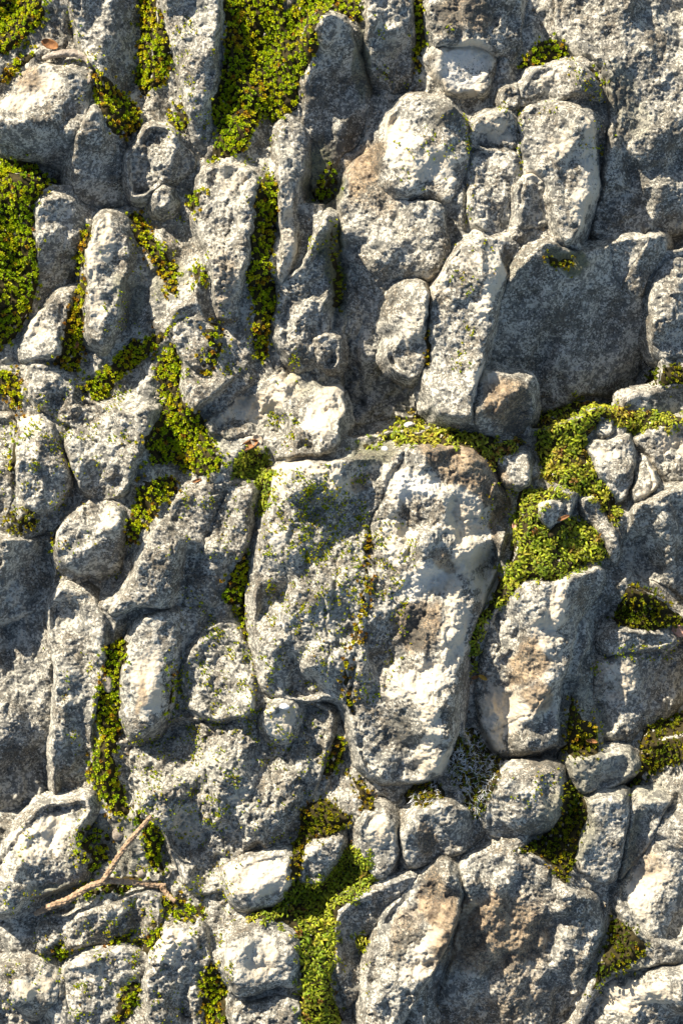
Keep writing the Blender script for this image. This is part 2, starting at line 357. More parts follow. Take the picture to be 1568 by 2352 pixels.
("upright cream pebble block below the dark yellow moss", [(828,1882),(880,1862),(910,1900),(916,1970),(892,2020),(852,2010),(826,1950)], 24,.1,.0,12,.9,[(880,1940,-.6,-.1)]),
("grey stone with ochre patch under the central slab", [(920,1900),(960,1862),(1020,1842),(1098,1872),(1128,1930),(1060,1970),(1000,1990),(940,1995),(918,1950)], 14,-.1,-.05,10,1.0,[(970,1930,-.45,-.25)]),
("long diagonal cream-lit slab at the lower middle", [(955,2030),(1028,1992),(1050,2020),(1056,2090),(1040,2150),(1002,2230),(962,2290),(900,2400),(832,2400),(842,2280),(852,2200),(900,2095)], 24,.12,.02,13,.9,[(990,2170,-.75,-.45)]),
("shadowed slope between the curly moss trunk and the diagonal slab", [(790,2082),(870,2050),(930,2010),(958,2012),(902,2092),(852,2200),(832,2290),(792,2335),(776,2250),(772,2150)], 7,-.3,-.4,8,.9,[]),
("great dark brown boulder at the lower right", [(1060,1992),(1150,1950),(1182,1960),(1240,1990),(1290,2030),(1370,2080),(1392,2130),(1382,2200),(1362,2260),(1310,2400),(1030,2400),(1000,2300),(1040,2200),(1062,2100)], 16,-.02,.06,22,1.3,[(1120,2050,-.12,-.22),(1250,2200,-.5,-.08),(1190,2290,-.02,-.3)]),
("sunlit tan stone at the lower right edge", [(1416,2049),(1445,2013),(1492,1944),(1528,1857),(1610,1850),(1610,2060),(1552,2120),(1522,2180),(1460,2162),(1420,2110)], 6,.12,.05,13,.9,[(1535,2060,-.8,-.4)]),
("pale sunlit stone in the lower right corner", [(1318,2400),(1363,2313),(1386,2270),(1455,2244),(1500,2217),(1610,2227),(1610,2400)], 2,.1,.08,11,.9,[]),
("grey ledge in shade under the sunlit tan stone", [(1450,2128),(1520,2164),(1610,2185),(1610,2222),(1500,2213),(1402,2240),(1386,2204),(1440,2192)], -22,-.3,-.35,6,.6,[]),
("blue-shaded slab with one sunlit fleck right of the shade-darkened moss", [(1360,1836),(1445,1836),(1424,1983),(1416,2033),(1380,2042),(1330,2000),(1322,1967),(1354,1900)], -10,-.12,-.3,9,.9,[]),
("narrow mossy-edged sliver left of the sunlit tan stone", [(1460,1842),(1540,1830),(1526,1860),(1490,1950),(1440,2012),(1426,2020),(1446,1930)], -16,-.35,-.3,7,.7,[]),
("white crumbly stone at the left edge above the twig", [(-20,1985),(8,1962),(60,1895),(90,1860),(150,1855),(206,1848),(172,1900),(160,1940),(200,1990),(192,2030),(130,2042),(60,2062),(30,2100),(-20,2090)], 29,.08,.16,12,1.3,[(150,1960,-.5,-.4)]),
("low white hummocks under the twig", [(112,2118),(158,2112),(211,2095),(244,2082),(297,2069),(359,2059),(367,2099),(364,2138),(316,2158),(231,2161),(165,2184),(125,2191),(80,2194),(86,2138)], 16,.05,.05,11,1.3,[(300,2110,-.1,-.3)]),
("rounded lump in the lower left corner", [(-20,2218),(60,2205),(110,2213),(136,2260),(126,2320),(60,2332),(25,2292),(-20,2272)], 18,.08,.05,15,1.0,[]),
("pale bumpy stone at the bottom left between small mosses", [(140,2226),(200,2195),(290,2185),(330,2220),(312,2290),(290,2345),(200,2372),(160,2350),(154,2280)], 21,.08,.05,16,1.1,[(270,2250,-.35,-.25)]),
("cream-topped stone at the bottom edge left of centre", [(330,2242),(342,2182),(400,2132),(468,2120),(480,2200),(468,2262),(450,2400),(345,2400)], 20,.08,.05,13,1.2,[(420,2190,-.2,-.15)]),
("brilliant white angular stone left of the curly moss fork", [(518,2022),(550,1993),(616,1977),(662,1963),(659,2020),(643,2062),(610,2092),(560,2092),(530,2049)], 30,.12,.32,9,.4,[(600,2040,-.3,-.5)]),
("cream domed stone left of the curly moss trunk", [(522,2171),(543,2138),(596,2125),(632,2128),(685,2158),(688,2224),(680,2277),(649,2275),(583,2293),(536,2296),(519,2247)], 30,.05,.08,20,.7,[(600,2230,-.1,-.45)]),
("rough ledge at the bottom edge below the cream domed stone", [(536,2304),(650,2284),(690,2300),(694,2400),(525,2400)], 12,.1,.1,9,1.2,[]),
("small speckled stone in the fork of the curly moss", [(703,1967),(728,1937),(767,1917),(788,1921),(781,1960),(760,1983),(728,2029),(700,2020)], 14,-.05,-.05,8,1.1,[]),
]

# ------------------------------------------------------------------ traced moss patches
# label, outline, kind (c cushion, k curled, d olive with shade put into its colour), thickness mm, brownness 0-1, density
MOSSES = [
("yellow-green moss filling the top left corner", [(-30,-30),(108,-30),(115,30),(100,60),(50,110),(20,122),(-30,125)],'c',9,.25,1),
("small golden moss above the round boulder", [(12,150),(40,125),(80,115),(86,130),(55,160),(20,190),(-10,205)],'c',6,.5,1),
("narrow moss column hanging from the top edge", [(322,-30),(360,-30),(380,50),(400,110),(395,170),(370,200),(325,225),(300,190),(310,150),(320,80)],'c',8,.4,1),
("moss fork spreading right of the round boulder", [(215,165),(245,170),(265,195),(300,220),(335,260),(325,285),(290,310),(250,310),(235,270),(215,225),(208,190)],'c',7,.45,1),
("thin moss scrap right of the moss fork", [(392,235),(425,222),(440,280),(402,302),(382,290)],'c',4,.4,.6),
("largest moss mass at the top, hanging in two lobes", [(512,-30),(650,-30),(655,30),(690,-10),(690,-30),(830,-30),(835,60),(820,70),(770,40),(735,60),(738,130),(715,150),(690,200),(690,240),(655,275),(632,280),(605,262),(585,310),(560,350),(520,375),(475,370),(480,340),(500,300),(485,240),(500,180),(520,120),(515,60)],'c',11,.28,1),
("big bright moss mass down the left edge", [(-30,360),(60,355),(100,395),(132,420),(100,450),(85,500),(90,560),(100,630),(80,690),(50,770),(10,800),(-30,800)],'c',12,.15,1),
("straight moss column between pale ribs in the upper middle", [(602,398),(640,405),(645,470),(630,540),(630,620),(640,680),(625,740),(612,830),(582,820),(576,740),(570,640),(580,520),(586,450)],'c',8,.45,1),
("golden tuft left of the tall pale stone's head", [(430,432),(470,428),(472,470),(446,502),(426,482)],'c',5,.5,.9),
("dark-stained moss streak in the upper left hollow", [(300,480),(335,488),(352,540),(392,580),(412,620),(422,680),(402,692),(370,650),(342,600),(312,560),(296,520)],'c',6,.5,.95),
("small moss tuft left of the tall pale stone's foot", [(440,600),(470,595),(479,640),(460,672),(437,650)],'c',5,.4,.9),
("moss ribbon along the white-edged rock finger", [(190,510),(214,500),(216,560),(199,600),(202,660),(199,730),(195,790),(186,850),(150,856),(115,830),(140,790),(150,720),(165,700),(172,620),(166,600),(185,570)],'c',6,.6,.95),
("diagonal moss strip below the rock finger", [(402,728),(390,750),(340,768),(290,788),(250,828),(200,868),(188,900),(236,946),(252,900),(282,870),(332,832),(372,792),(402,770)],'c',6,.35,.95),
("long moss run widening down to the central cushion", [(370,790),(410,780),(425,840),(410,880),(440,930),(475,960),(480,1000),(520,1050),(510,1080),(470,1100),(430,1090),(390,1060),(340,1070),(325,1010),(360,980),(365,900),(345,850)],'c',8,.3,1),
("moss tail trailing left of the weathered grey stone", [(332,1092),(400,1090),(410,1130),(360,1180),(342,1228),(292,1260),(290,1200),(310,1150)],'c',5,.45,.9),
("sparse golden moss right of the jagged knob", [(460,722),(510,740),(525,770),(500,830),(480,870),(452,862),(466,800)],'c',4,.5,.6),
("bright green feathery cushion at the corner of the central slab", [(525,1062),(560,1028),(600,1036),(632,1080),(627,1120),(612,1180),(590,1190),(600,1130),(575,1105),(530,1100)],'k',10,.05,1.2),
("golden moss clump at the left edge below the big mass", [(-20,838),(40,850),(45,880),(70,930),(60,960),(30,930),(-20,895)],'c',6,.65,.95),
("broken moss trickle down the left edge", [(30,960),(50,950),(52,1010),(42,1070),(25,1100),(8,1090),(25,1020)],'c',4,.4,.6),
("dark moss pocket under the cream-crested boulder", [(10,1180),(60,1165),(92,1165),(95,1200),(60,1222),(20,1222)],'d',5,.4,.7),
("thin golden moss left of the tan-faced block", [(112,1240),(132,1208),(150,1205),(138,1240),(116,1272)],'c',4,.7,.9),
("long moss strip left of the smooth pale rib", [(240,1480),(300,1458),(296,1520),(280,1560),(280,1640),(270,1740),(282,1820),(302,1882),(260,1882),(236,1840),(185,1772),(205,1742),(230,1700),(215,1630),(220,1560),(236,1510)],'c',7,.35,1),
("moss around the upper arm of the twig", [(292,1832),(350,1878),(380,1920),(372,1990),(392,2012),(350,2012),(332,1960),(312,1900)],'c',6,.15,.95),
("dark moss film on the soil left of the twig fork", [(180,1890),(235,1895),(262,1925),(250,1990),(215,2010),(185,1980),(165,1935)],'c',3,.25,.55),
("moss under the lying twig", [(210,2015),(300,2010),(345,2020),(300,2052),(235,2056),(170,2072),(150,2060)],'c',4,.2,.75),
("thin moss below the short twig spur", [(370,2042),(420,2052),(462,2080),(480,2120),(430,2122),(370,2100)],'c',4,.3,.7),
("little moss line right of the smooth pale rib", [(397,1528),(411,1540),(405,1600),(390,1652),(369,1650),(386,1590)],'c',5,.15,1),
("moss strip in the crack left of the central slab", [(542,1290),(572,1250),(577,1320),(560,1400),(582,1450),(560,1490),(542,1400),(508,1382),(520,1330)],'c',6,.35,.95),
("brown dried moss in the crack across the central slab", [(832,1222),(860,1220),(842,1300),(852,1350),(842,1420),(816,1500),(802,1570),(832,1600),(802,1642),(780,1560),(800,1480),(816,1400),(830,1330)],'c',4,.85,.85),
("moss clump right of the broad speckled slab", [(750,1690),(790,1690),(792,1750),(760,1802),(734,1780),(756,1740)],'c',6,.15,.95),
("dark yellow-tipped moss at the foot of the central slab", [(800,1770),(840,1810),(872,1840),(862,1872),(830,1862),(810,1812)],'d',7,.5,1),
("golden olive moss mound above the curly moss", [(690,1852),(740,1836),(800,1860),(816,1886),(760,1920),(716,1936),(700,1970),(692,2010),(662,2030),(664,1962),(685,1902)],'d',10,.45,1.2),
("large forked curly moss running to the bottom edge", [(660,2030),(700,2022),(740,2030),(770,1990),(792,1950),(815,1935),(842,1970),(857,2010),(862,2040),(820,2060),(782,2080),(776,2130),(770,2200),(765,2270),(786,2340),(790,2380),(690,2380),(682,2310),(690,2250),(690,2170),(670,2130),(630,2122),(568,2117),(570,2100),(640,2090)],'k',12,.15,1),
("small curly tuft right of the curly moss trunk", [(810,2142),(850,2140),(846,2170),(830,2192),(814,2170)],'k',6,.3,.9),
("curly moss band above the central slab's brown shoulder", [(902,1032),(885,992),(920,950),(960,950),(990,970),(1060,990),(1110,1000),(1200,1000),(1206,1030),(1152,1048),(1132,1090),(1100,1050),(1050,1030),(990,1020),(940,1034)],'k',9,.35,1),
("sparse green moss in shade left of the curly band", [(790,1035),(830,1020),(880,985),(892,1000),(880,1030),(830,1040)],'k',4,.1,.5),
("branching curly moss at the right above the square block", [(1240,960),(1300,920),(1342,908),(1440,930),(1590,955),(1590,978),(1470,996),(1430,986),(1382,962),(1352,1000),(1342,1040),(1372,1090),(1412,1150),(1427,1190),(1410,1212),(1380,1170),(1340,1140),(1300,1130),(1240,1100),(1236,1050),(1228,1010)],'k',10,.35,1),
("curly moss cushion with a tail along the central slab", [(1190,1130),(1230,1120),(1292,1130),(1300,1148),(1242,1158),(1236,1196),(1256,1214),(1300,1182),(1340,1190),(1382,1230),(1397,1282),(1330,1302),(1280,1332),(1230,1332),(1200,1332),(1160,1392),(1120,1422),(1102,1480),(1092,1562),(1075,1500),(1085,1440),(1130,1380),(1152,1310),(1182,1270),(1176,1200)],'k',19,.2,1),
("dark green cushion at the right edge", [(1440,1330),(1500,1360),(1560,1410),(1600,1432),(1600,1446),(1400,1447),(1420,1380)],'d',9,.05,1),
("shady moss above the curved cap stone", [(1220,92),(1270,82),(1312,110),(1292,130),(1242,152),(1202,162),(1178,162)],'c',6,.2,.8),
("moss edging the right end of the curved cap stone", [(1340,140),(1366,150),(1394,190),(1376,194),(1350,165)],'c',4,.1,.6),
("shade-darkened moss filling the hole under the jointed blocks", [(1240,570),(1260,590),(1322,584),(1312,610),(1280,626),(1250,606)],'d',4,.4,1),
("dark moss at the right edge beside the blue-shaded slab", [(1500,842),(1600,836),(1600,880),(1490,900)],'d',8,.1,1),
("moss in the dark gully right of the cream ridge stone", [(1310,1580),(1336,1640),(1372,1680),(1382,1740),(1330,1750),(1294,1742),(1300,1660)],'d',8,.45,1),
("shade-darkened moss hanging below the speckled block", [(1290,1782),(1350,1832),(1352,1880),(1332,1930),(1322,1990),(1302,2032),(1270,2012),(1230,1970),(1170,1952),(1250,1922),(1282,1880)],'d',10,.3,1),
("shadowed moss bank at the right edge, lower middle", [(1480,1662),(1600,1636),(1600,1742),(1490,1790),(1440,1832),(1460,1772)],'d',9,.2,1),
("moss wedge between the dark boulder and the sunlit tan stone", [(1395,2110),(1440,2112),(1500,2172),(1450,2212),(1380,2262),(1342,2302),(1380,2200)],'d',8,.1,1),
("moss line in the crack at the top edge", [(945,-30),(975,-30),(978,100),(970,190),(956,180),(948,80)],'c',5,.45,.95),
("dim green moss on the shaded slope, upper middle", [(715,420),(775,340),(787,400),(752,470),(720,462)],'c',3,.0,.45),
("dark green moss in the groove beside the pointed ridge", [(756,502),(772,560),(792,640),(790,702),(755,720),(750,650)],'d',4,.05,.8),
("thread of golden moss in the joint of the upright slab", [(968,760),(986,758),(986,842),(968,852)],'d',4,.5,.9),
("moss strip at the bottom edge left of the cream domed stone", [(455,2232),(500,2200),(520,2260),(532,2345),(505,2380),(470,2360),(455,2282)],'c',7,.35,1),
("moss tuft at the bottom left between pale stones", [(265,2292),(300,2250),(330,2270),(312,2310),(266,2360),(258,2322)],'c',6,.25,.95),
("moss button under the low white hummocks", [(110,2180),(150,2160),(176,2175),(152,2212),(120,2202)],'c',5,.15,1),
("moss crumbs along the edge of the low white hummocks", [(240,2152),(310,2140),(306,2162),(250,2172)],'c',4,.35,.8),
("moss spot right of the low white hummocks", [(335,2118),(372,2105),(378,2160),(340,2200),(318,2180),(332,2150)],'c',5,.3,.9),
]

# loose tiny sprigs: outline, count per 10000 square units
SPRIGS = [
([(150,20),(240,20),(240,200),(170,120)],12),([(210,120),(240,180),(230,240),(200,260),(160,220),(150,150)],9),([(400,60),(500,0),(495,220),(470,330),(400,200)],14),
([(400,200),(500,200),(480,330),(380,320)],12),([(560,340),(660,300),(640,480),(600,420),(560,400)],9),([(220,520),(300,540),(330,640),(330,760),(250,840),(240,640)],11),
([(300,460),(440,500),(440,760),(360,720)],9),([(420,600),(520,560),(560,860),(420,900)],8),([(60,840),(280,860),(400,1000),(320,1130),(140,1160),(40,1000)],11),
([(0,960),(150,960),(150,1200),(0,1200)],14),([(130,1140),(330,1140),(300,1340),(130,1330)],6),([(60,1500),(250,1450),(240,1800),(150,1800)],4),
([(340,1120),(600,1110),(570,1400),(420,1440)],9),([(380,1420),(600,1400),(600,1680),(380,1690)],26),([(280,1650),(480,1640),(560,1780),(460,1960),(320,1880)],27),
([(600,1080),(860,1060),(850,1320),(790,1380),(600,1420)],34),([(680,1110),(800,1110),(800,1290),(690,1290)],55),([(600,1380),(840,1300),(800,1600),(600,1640)],22),
([(820,1180),(960,1180),(940,1500),(840,1640),(800,1500)],24),([(480,1640),(780,1620),(740,1850),(520,1800)],15),([(460,1820),(690,1800),(660,1960),(500,1990)],8),
([(880,1160),(960,1240),(930,1340),(850,1330)],18),([(570,460),(600,460),(590,820),(555,860)],18),([(630,700),(700,780),(700,880),(560,900)],8),
([(600,940),(720,960),(700,1060),(620,1060)],18),([(1060,270),(1090,270),(1085,520),(1065,520)],60),([(1185,240),(1200,240),(1195,420),(1185,420)],70),
([(1090,240),(1330,230),(1350,300),(1200,330)],7),([(1280,130),(1400,150),(1390,240),(1320,230)],20),([(1300,250),(1400,270),(1420,380),(1330,380)],12),
([(1000,560),(1120,540),(1140,640),(1020,720)],9),([(1020,740),(1090,740),(1080,860),(1020,880)],18),([(900,290),(1070,270),(1060,460),(900,440)],10),
([(1100,1120),(1190,1100),(1180,1200),(1100,1220)],26),([(1360,1490),(1568,1470),(1568,1520),(1380,1530)],40),([(1355,1520),(1380,1520),(1390,1700),(1362,1700)],40),
([(1150,1780),(1290,1760),(1270,1850),(1180,1850)],16),([(0,1850),(230,1850),(220,2050),(0,2100)],7),([(60,2060),(400,2060),(380,2200),(60,2200)],15),
([(0,2200),(520,2140),(520,2352),(0,2352)],9),([(380,1990),(560,1980),(560,2130),(420,2130)],16),([(170,1840),(280,1880),(380,2000),(380,2080),(230,2080),(150,1960)],12),
([(940,0),(1040,0),(1040,120),(960,120)],8),([(780,2200),(860,2180),(840,2352),(790,2352)],9),([(500,1990),(540,1980),(540,2340),(500,2300)],14),
([(1360,1230),(1420,1290),(1400,1340),(1370,1300)],5),([(840,60),(945,20),(945,200),(850,170)],6),([(700,480),(790,480),(790,560),(700,640)],10),
]

# ------------------------------------------------------------------ colours that belong to the rock: kind, x, y, radius x, radius y, turn (degrees), strength
TINTS = [
('c',65,245,62,34,-25,1),('c',120,180,26,40,0,.8),('b',78,190,30,30,-40,.75),('b',70,225,30,20,0,.3),
('c',240,570,22,90,8,.8),('c',225,690,14,80,4,.8),('c',530,420,45,45,0,.5),('b',520,660,38,80,0,.55),('c',660,560,16,170,4,.5),
('b',838,400,42,80,20,1),('b',880,470,50,35,0,.5),('c',915,330,38,60,0,1),('c',990,395,62,40,0,.9),('b',905,290,30,30,0,.4),('d',1010,280,50,40,0,1),
('d',1080,50,95,65,0,1),('b',1070,45,80,50,0,.75),('c',1055,158,75,52,0,1.2),('d',1160,90,50,70,0,.6),
('c',1340,420,28,120,0,1),('c',1290,360,50,60,0,.45),('c',1135,305,35,25,0,.6),('c',1215,420,28,28,0,.8),('c',1270,180,40,20,-20,.5),
('c',1125,640,26,100,14,.95),('c',1070,610,40,30,0,.5),('c',1010,650,30,40,0,.5),('b',1155,925,60,65,0,1.1),('c',1110,870,40,30,0,.6),('d',1190,960,50,40,0,.7),
('b',1075,1072,125,52,34,1.25),('d',1090,1085,100,45,34,.3),('c',950,1120,62,44,0,1.2),('c',1060,1180,60,60,0,.95),('b',1150,1190,20,70,10,.9),
('c',1080,1250,50,80,10,.9),('c',980,1335,70,40,0,1.1),('b',1010,1290,30,24,0,.7),('b',955,1430,62,62,0,1),('d',950,1440,50,50,0,.5),
('c',1040,1440,26,130,6,1),('c',960,1560,90,40,-15,1),('c',985,1650,26,90,0,.9),('c',1000,1740,60,40,0,.7),('c',905,1240,34,70,10,1),
('d',930,1680,60,50,0,.8),('b',870,1560,30,40,0,.4),('c',1120,1350,30,60,10,.6),
('c',1260,1430,34,110,12,.95),('c',1150,1640,60,62,0,.9),('c',1215,1610,60,36,0,.6),('b',1205,1520,44,64,20,1),('b',1235,1595,34,34,0,.8),
('d',1240,1720,70,50,0,.8),('b',1240,1740,60,40,0,.5),('c',1130,1720,40,40,0,.8),
('c',600,2010,74,42,-10,1.0),('c',575,2185,58,50,0,.95),('c',980,2160,30,110,25,.95),('b',1000,2060,40,60,0,1),('b',930,2120,24,80,28,.6),
('b',1130,2150,150,110,0,1.1),('d',1250,2080,90,60,0,.5),('b',1180,2230,100,60,0,.5),('b',1200,2300,90,50,0,.6),('c',1480,2290,90,46,-20,.7),('c',1500,2050,34,80,25,.7),('b',1490,1990,40,50,25,.6),
('b',975,1925,22,56,0,.75),('c',870,1910,30,40,0,.8),('c',345,1560,38,80,5,.9),('b',325,1600,14,50,5,.7),('c',250,1195,34,46,0,.6),('c',80,995,24,40,0,.6),
('c',85,2245,46,32,0,.8),('c',400,2165,46,40,0,.9),('c',215,2230,40,40,0,.5),('c',430,1900,34,60,0,.6),('c',545,1820,26,20,0,.7),('c',650,1660,34,36,0,.9),
('c',640,900,70,34,-35,1),('c',745,945,34,60,15,1),('c',560,940,60,30,-30,.8),('c',640,1100,36,24,0,.9),('c',640,1235,24,36,0,.9),('c',790,1120,50,40,0,.6),('b',830,1110,22,32,0,.8),
('c',700,1080,90,16,-8,.8),('c',60,1400,20,30,0,.3),('c',120,1910,60,40,-20,.8),('c',60,1950,30,50,0,.7),('c',300,2080,60,20,-8,.6),
('c',1400,1040,40,24,0,.6),('c',1485,1100,24,40,0,.8),('c',1540,1020,40,30,0,.6),('c',1420,1560,44,60,0,.55),('b',1380,1540,20,50,0,.6),('c',950,780,40,120,0,.3),
('c',90,740,30,40,0,.5),('d',770,250,70,180,10,.5),('d',1300,720,170,150,0,.45),('d',1440,300,130,300,0,.4),('d',60,1650,60,200,0,.3),('b',60,60,60,60,0,.3),
# greenish algae films
('g',740,390,60,90,0,.8),('g',770,620,36,130,0,.9),('g',380,620,60,80,0,.6),('g',300,690,36,80,0,.6),('g',830,140,30,110,0,.7),('g',890,120,40,30,0,.5),('g',1420,230,50,110,-20,.55),('g',1470,280,40,40,0,.5),
('g',250,1930,90,90,0,.55),('g',180,1960,60,70,0,.5),('g',150,2050,90,40,0,.6),('g',470,1400,40,60,0,.45),('g',1180,620,30,40,0,.5),('g',1250,700,20,40,0,.4),('g',730,1690,90,130,0,.35),('g',790,1320,80,180,15,.35),('g',450,1720,140,130,0,.35),
('g',1340,1700,70,200,0,.55),('g',1300,1900,90,120,0,.6),('g',1470,1780,90,90,0,.5),('g',1440,2180,80,70,0,.6),('g',1460,1960,30,130,12,.6),('g',700,860,60,60,0,.5),('g',520,860,50,80,0,.4),('g',850,1040,60,30,0,.7),('g',1270,1010,60,90,0,.6),('g',1290,600,60,30,0,.8),
('g',1340,1000,40,60,0,.5),('g',1500,1560,100,30,-10,.4),('g',1330,1400,60,40,-40,.4),('g',250,100,20,80,0,.3),('g',440,1000,130,100,0,.5),
]

# hollows in the bedrock: x, y, radius x, radius y, depth mm
DIPS = [(1325,1680,40,130,16),(1300,1930,70,95,15),(1280,600,48,26,16),(1480,1740,95,85,9),(1430,2190,60,85,13),(1225,1030,40,50,8),(1068,1640,22,130,11),(768,620,26,130,8),(30,1190,60,30,9),(1420,1400,60,50,6),(1250,240,20,60,5),(1075,400,14,140,8),(860,100,16,120,4),(930,1850,90,30,5),(240,1960,90,80,6),(1455,1960,25,120,6)]

# cracks and runnels cut into the stones: polyline, half width mm, depth mm
GROOVES = [
([(930,1040),(880,1130),(850,1190),(845,1250),(862,1320),(838,1420),(820,1520),(800,1600),(830,1690),(850,1790)],4,5),
([(720,1330),(750,1400),(755,1480),(740,1560)],2.5,3.5),([(660,1290),(650,1400),(655,1500)],3,3),([(800,1250),(770,1330),(765,1420)],4,4),
([(860,1200),(940,1185),(1010,1200),(1090,1190)],2.5,2.5),([(930,1270),(950,1200),(935,1170)],6,6),([(700,1190),(790,1160),(850,1150)],3,3),
([(1088,337),(1190,338)],2,4),([(1190,240),(1190,340),(1192,400),(1182,520)],2.5,6),([(1480,650),(1490,780),(1480,900)],2.5,5),([(1400,560),(1420,640),(1440,660)],2,3),
([(300,300),(290,400),(300,470)],3,4),([(120,1400),(118,1520),(128,1620),(118,1720),(130,1860)],2.5,5),([(120,1650),(160,1668),(205,1660)],1.5,3),
([(450,1640),(480,1740),(470,1840),(420,1900)],3,4),([(560,1700),(620,1760),(640,1850)],4,4),([(690,1650),(660,1740),(690,1800)],3,4),
([(405,1240),(430,1310),(420,1390)],3,3),([(520,1130),(480,1230),(450,1330)],4,4),([(560,420),(530,520),(520,640)],3,3),
([(980,700),(978,800),(985,900),(985,960)],2.5,6),([(1055,570),(1010,660),(985,700)],2,4),([(800,600),(830,700),(820,820),(840,930)],5,5),
([(1200,1340),(1190,1440),(1160,1520)],5,5),([(1150,1400),(1140,1500),(1100,1600)],2,3),([(1290,1560),(1210,1640),(1130,1690)],2.5,3),
([(1060,2000),(1055,2100),(1040,2200),(1000,2300)],3,6),([(1470,1050),(1500,1130),(1440,1160)],2,4),([(230,2200),(240,2290),(220,2352)],3,3),([(1290,0),(1330,80),(1390,140),(1420,260),(1400,340)],2.5,3),
([(842,0),(846,80),(852,140),(900,195)],2.5,5),([(1385,2300),(1450,2320),(1460,2352)],1.5,3),
]
# ------------------------------------------------------------------ relief on a shared 1 mm lattice (X right, Y down the picture)
MARG = 42
NX = int(1568 * K) + 2 * MARG; NY = int(2352 * K) + 2 * MARG
xs = np.arange(NX) - (NX - 1) / 2.0
ys = np.arange(NY) - (NY - 1) / 2.0
GX, GY = np.meshgrid(xs, ys)

def fld(wx, wy, seed, rot=0.0):
    c, s = math.cos(rot), math.sin(rot)
    return perlin((GX * c + GY * s) / wx + seed * 3.7, (-GX * s + GY * c) / wy + seed * 1.9, seed)

def facets_field(cell, seed, sharp=.10, grad=1.0, rot=0.0, stretch=1.0):
    """broken-rock relief: every cell is its own tilted plane, blended over a narrow seam"""
    r = np.random.default_rng(seed); N = 256
    jx, jy = r.random((N, N)), r.random((N, N))
    a = r.random((N, N)) * 6.283; g = np.sqrt(r.random((N, N))) * grad
    ggx, ggy = g * np.cos(a), g * np.sin(a); off = r.uniform(-.28, .28, (N, N)) * cell
    c, s = math.cos(rot), math.sin(rot)
    X = (GX * c + GY * s + 2.2 * nw1) / cell + 100; Y = ((-GX * s + GY * c) + 2.2 * nw2) / (cell * stretch) + 100
    xi = np.floor(X).astype(np.int32); yi = np.floor(Y).astype(np.int32)
    D, Hh = [], []
    for dx in (-1, 0, 1):
        for dy in (-1, 0, 1):
            ix, iy = (xi + dx) % N, (yi + dy) % N
            ex = X - (xi + dx + jx[iy, ix]); ey = Y - (yi + dy + jy[iy, ix])
            D.append(ex * ex + ey * ey); Hh.append((ggx[iy, ix] * ex + ggy[iy, ix] * ey) * cell + off[iy, ix])
    dm = np.minimum.reduce(D)
    num = 0; den = 0
    for q, h in zip(D, Hh):
        w = np.exp(-(q - dm) / sharp); num = num + w * h; den = den + w
    return num / den

nw1 = fld(10, 10, 15); nw2 = fld(10, 10, 16)
nbig = fld(75, 75, 1); nmid = fld(24, 24, 2)
nsm = fld(9.5, 9.5, 4); nsm2 = fld(6, 8, 5, .4); ngr = fld(3.6, 3.6, 6); ngr2 = fld(2.3, 2.3, 7)
wX = 6.0 * fld(34, 34, 8) + 2.6 * fld(11, 11, 9) + 1.0 * fld(4, 4, 10)
wY = 6.0 * fld(34, 34, 11) + 2.6 * fld(11, 11, 12) + 1.0 * fld(4, 4, 13)
nflute = fld(12, 80, 14, -.15)
F1 = facets_field(36, 61, .16, .42, .3, 1.35); F2 = facets_field(14, 62, .12, .42, .2, 1.3); F3 = facets_field(6, 63, .12, .45)
F0 = facets_field(75, 64, .07, .30, .2, 1.4)
rough_rel = (0.5 * F0 + 0.8 * F1 + 0.55 * F2 + 0.55 * F3 + 0.5 * nmid + 0.4 * nsm2 + 0.65 * ngr + 0.5 * ngr2)
rough_rel += -0.9 * smooth(.3, .6, nsm2 * .6 + ngr * .7)
fine_rel = 0.3 * F0 + 0.35 * F1 + .2 * F2 + 0.5 * nmid + 0.25 * nsm + 0.22 * ngr + 0.14 * ngr2
GROOVE = np.zeros_like(GX)
for pl, hw, dp in GROOVES:
    q = np.asarray(pl, float); q = np.stack([(q[:, 0] - 784) * K, (q[:, 1] - 1176) * K], 1)
    x0, y0 = q.min(0) - 3 * hw - 8; x1, y1 = q.max(0) + 3 * hw + 8
    i0, i1 = np.searchsorted(xs, [x0, x1]); j0, j1 = np.searchsorted(ys, [y0, y1]); sl = (slice(j0, j1), slice(i0, i1))
    X = GX[sl] + .8 * wX[sl]; Y = GY[sl] + .8 * wY[sl]; dm = np.full(X.shape, 1e9)
    for (ax, ay), (bx, by) in zip(q[:-1], q[1:]):
        ex, ey = bx - ax, by - ay; tt = np.clip(((X - ax) * ex + (Y - ay) * ey) / (ex * ex + ey * ey), 0, 1)
        dm = np.minimum(dm, np.hypot(X - ax - tt * ex, Y - ay - tt * ey))
    GROOVE[sl] = np.minimum(GROOVE[sl], -dp * np.clip(1 - dm / (hw * np.clip(1 + nmid[sl], .4, 2)), 0, 1))

UX = GX / K + 784; UY = GY / K + 1176
MACRO = -22 * smooth(1180, 1568, UX) - 8 * smooth(1200, 1500, UX) * smooth(1700, 2200, UY)
GROUND = MACRO - 2 + 3.0 * smooth(900, 650, UX) * smooth(1150, 950, UY) + 5 * nbig + 5.0 * nflute + 1.15 * rough_rel
for x, y, rx, ry, dp in DIPS:
    GROUND -= dp * smooth(1.4, .5, np.hypot((UX - x) / rx, (UY - y) / ry))

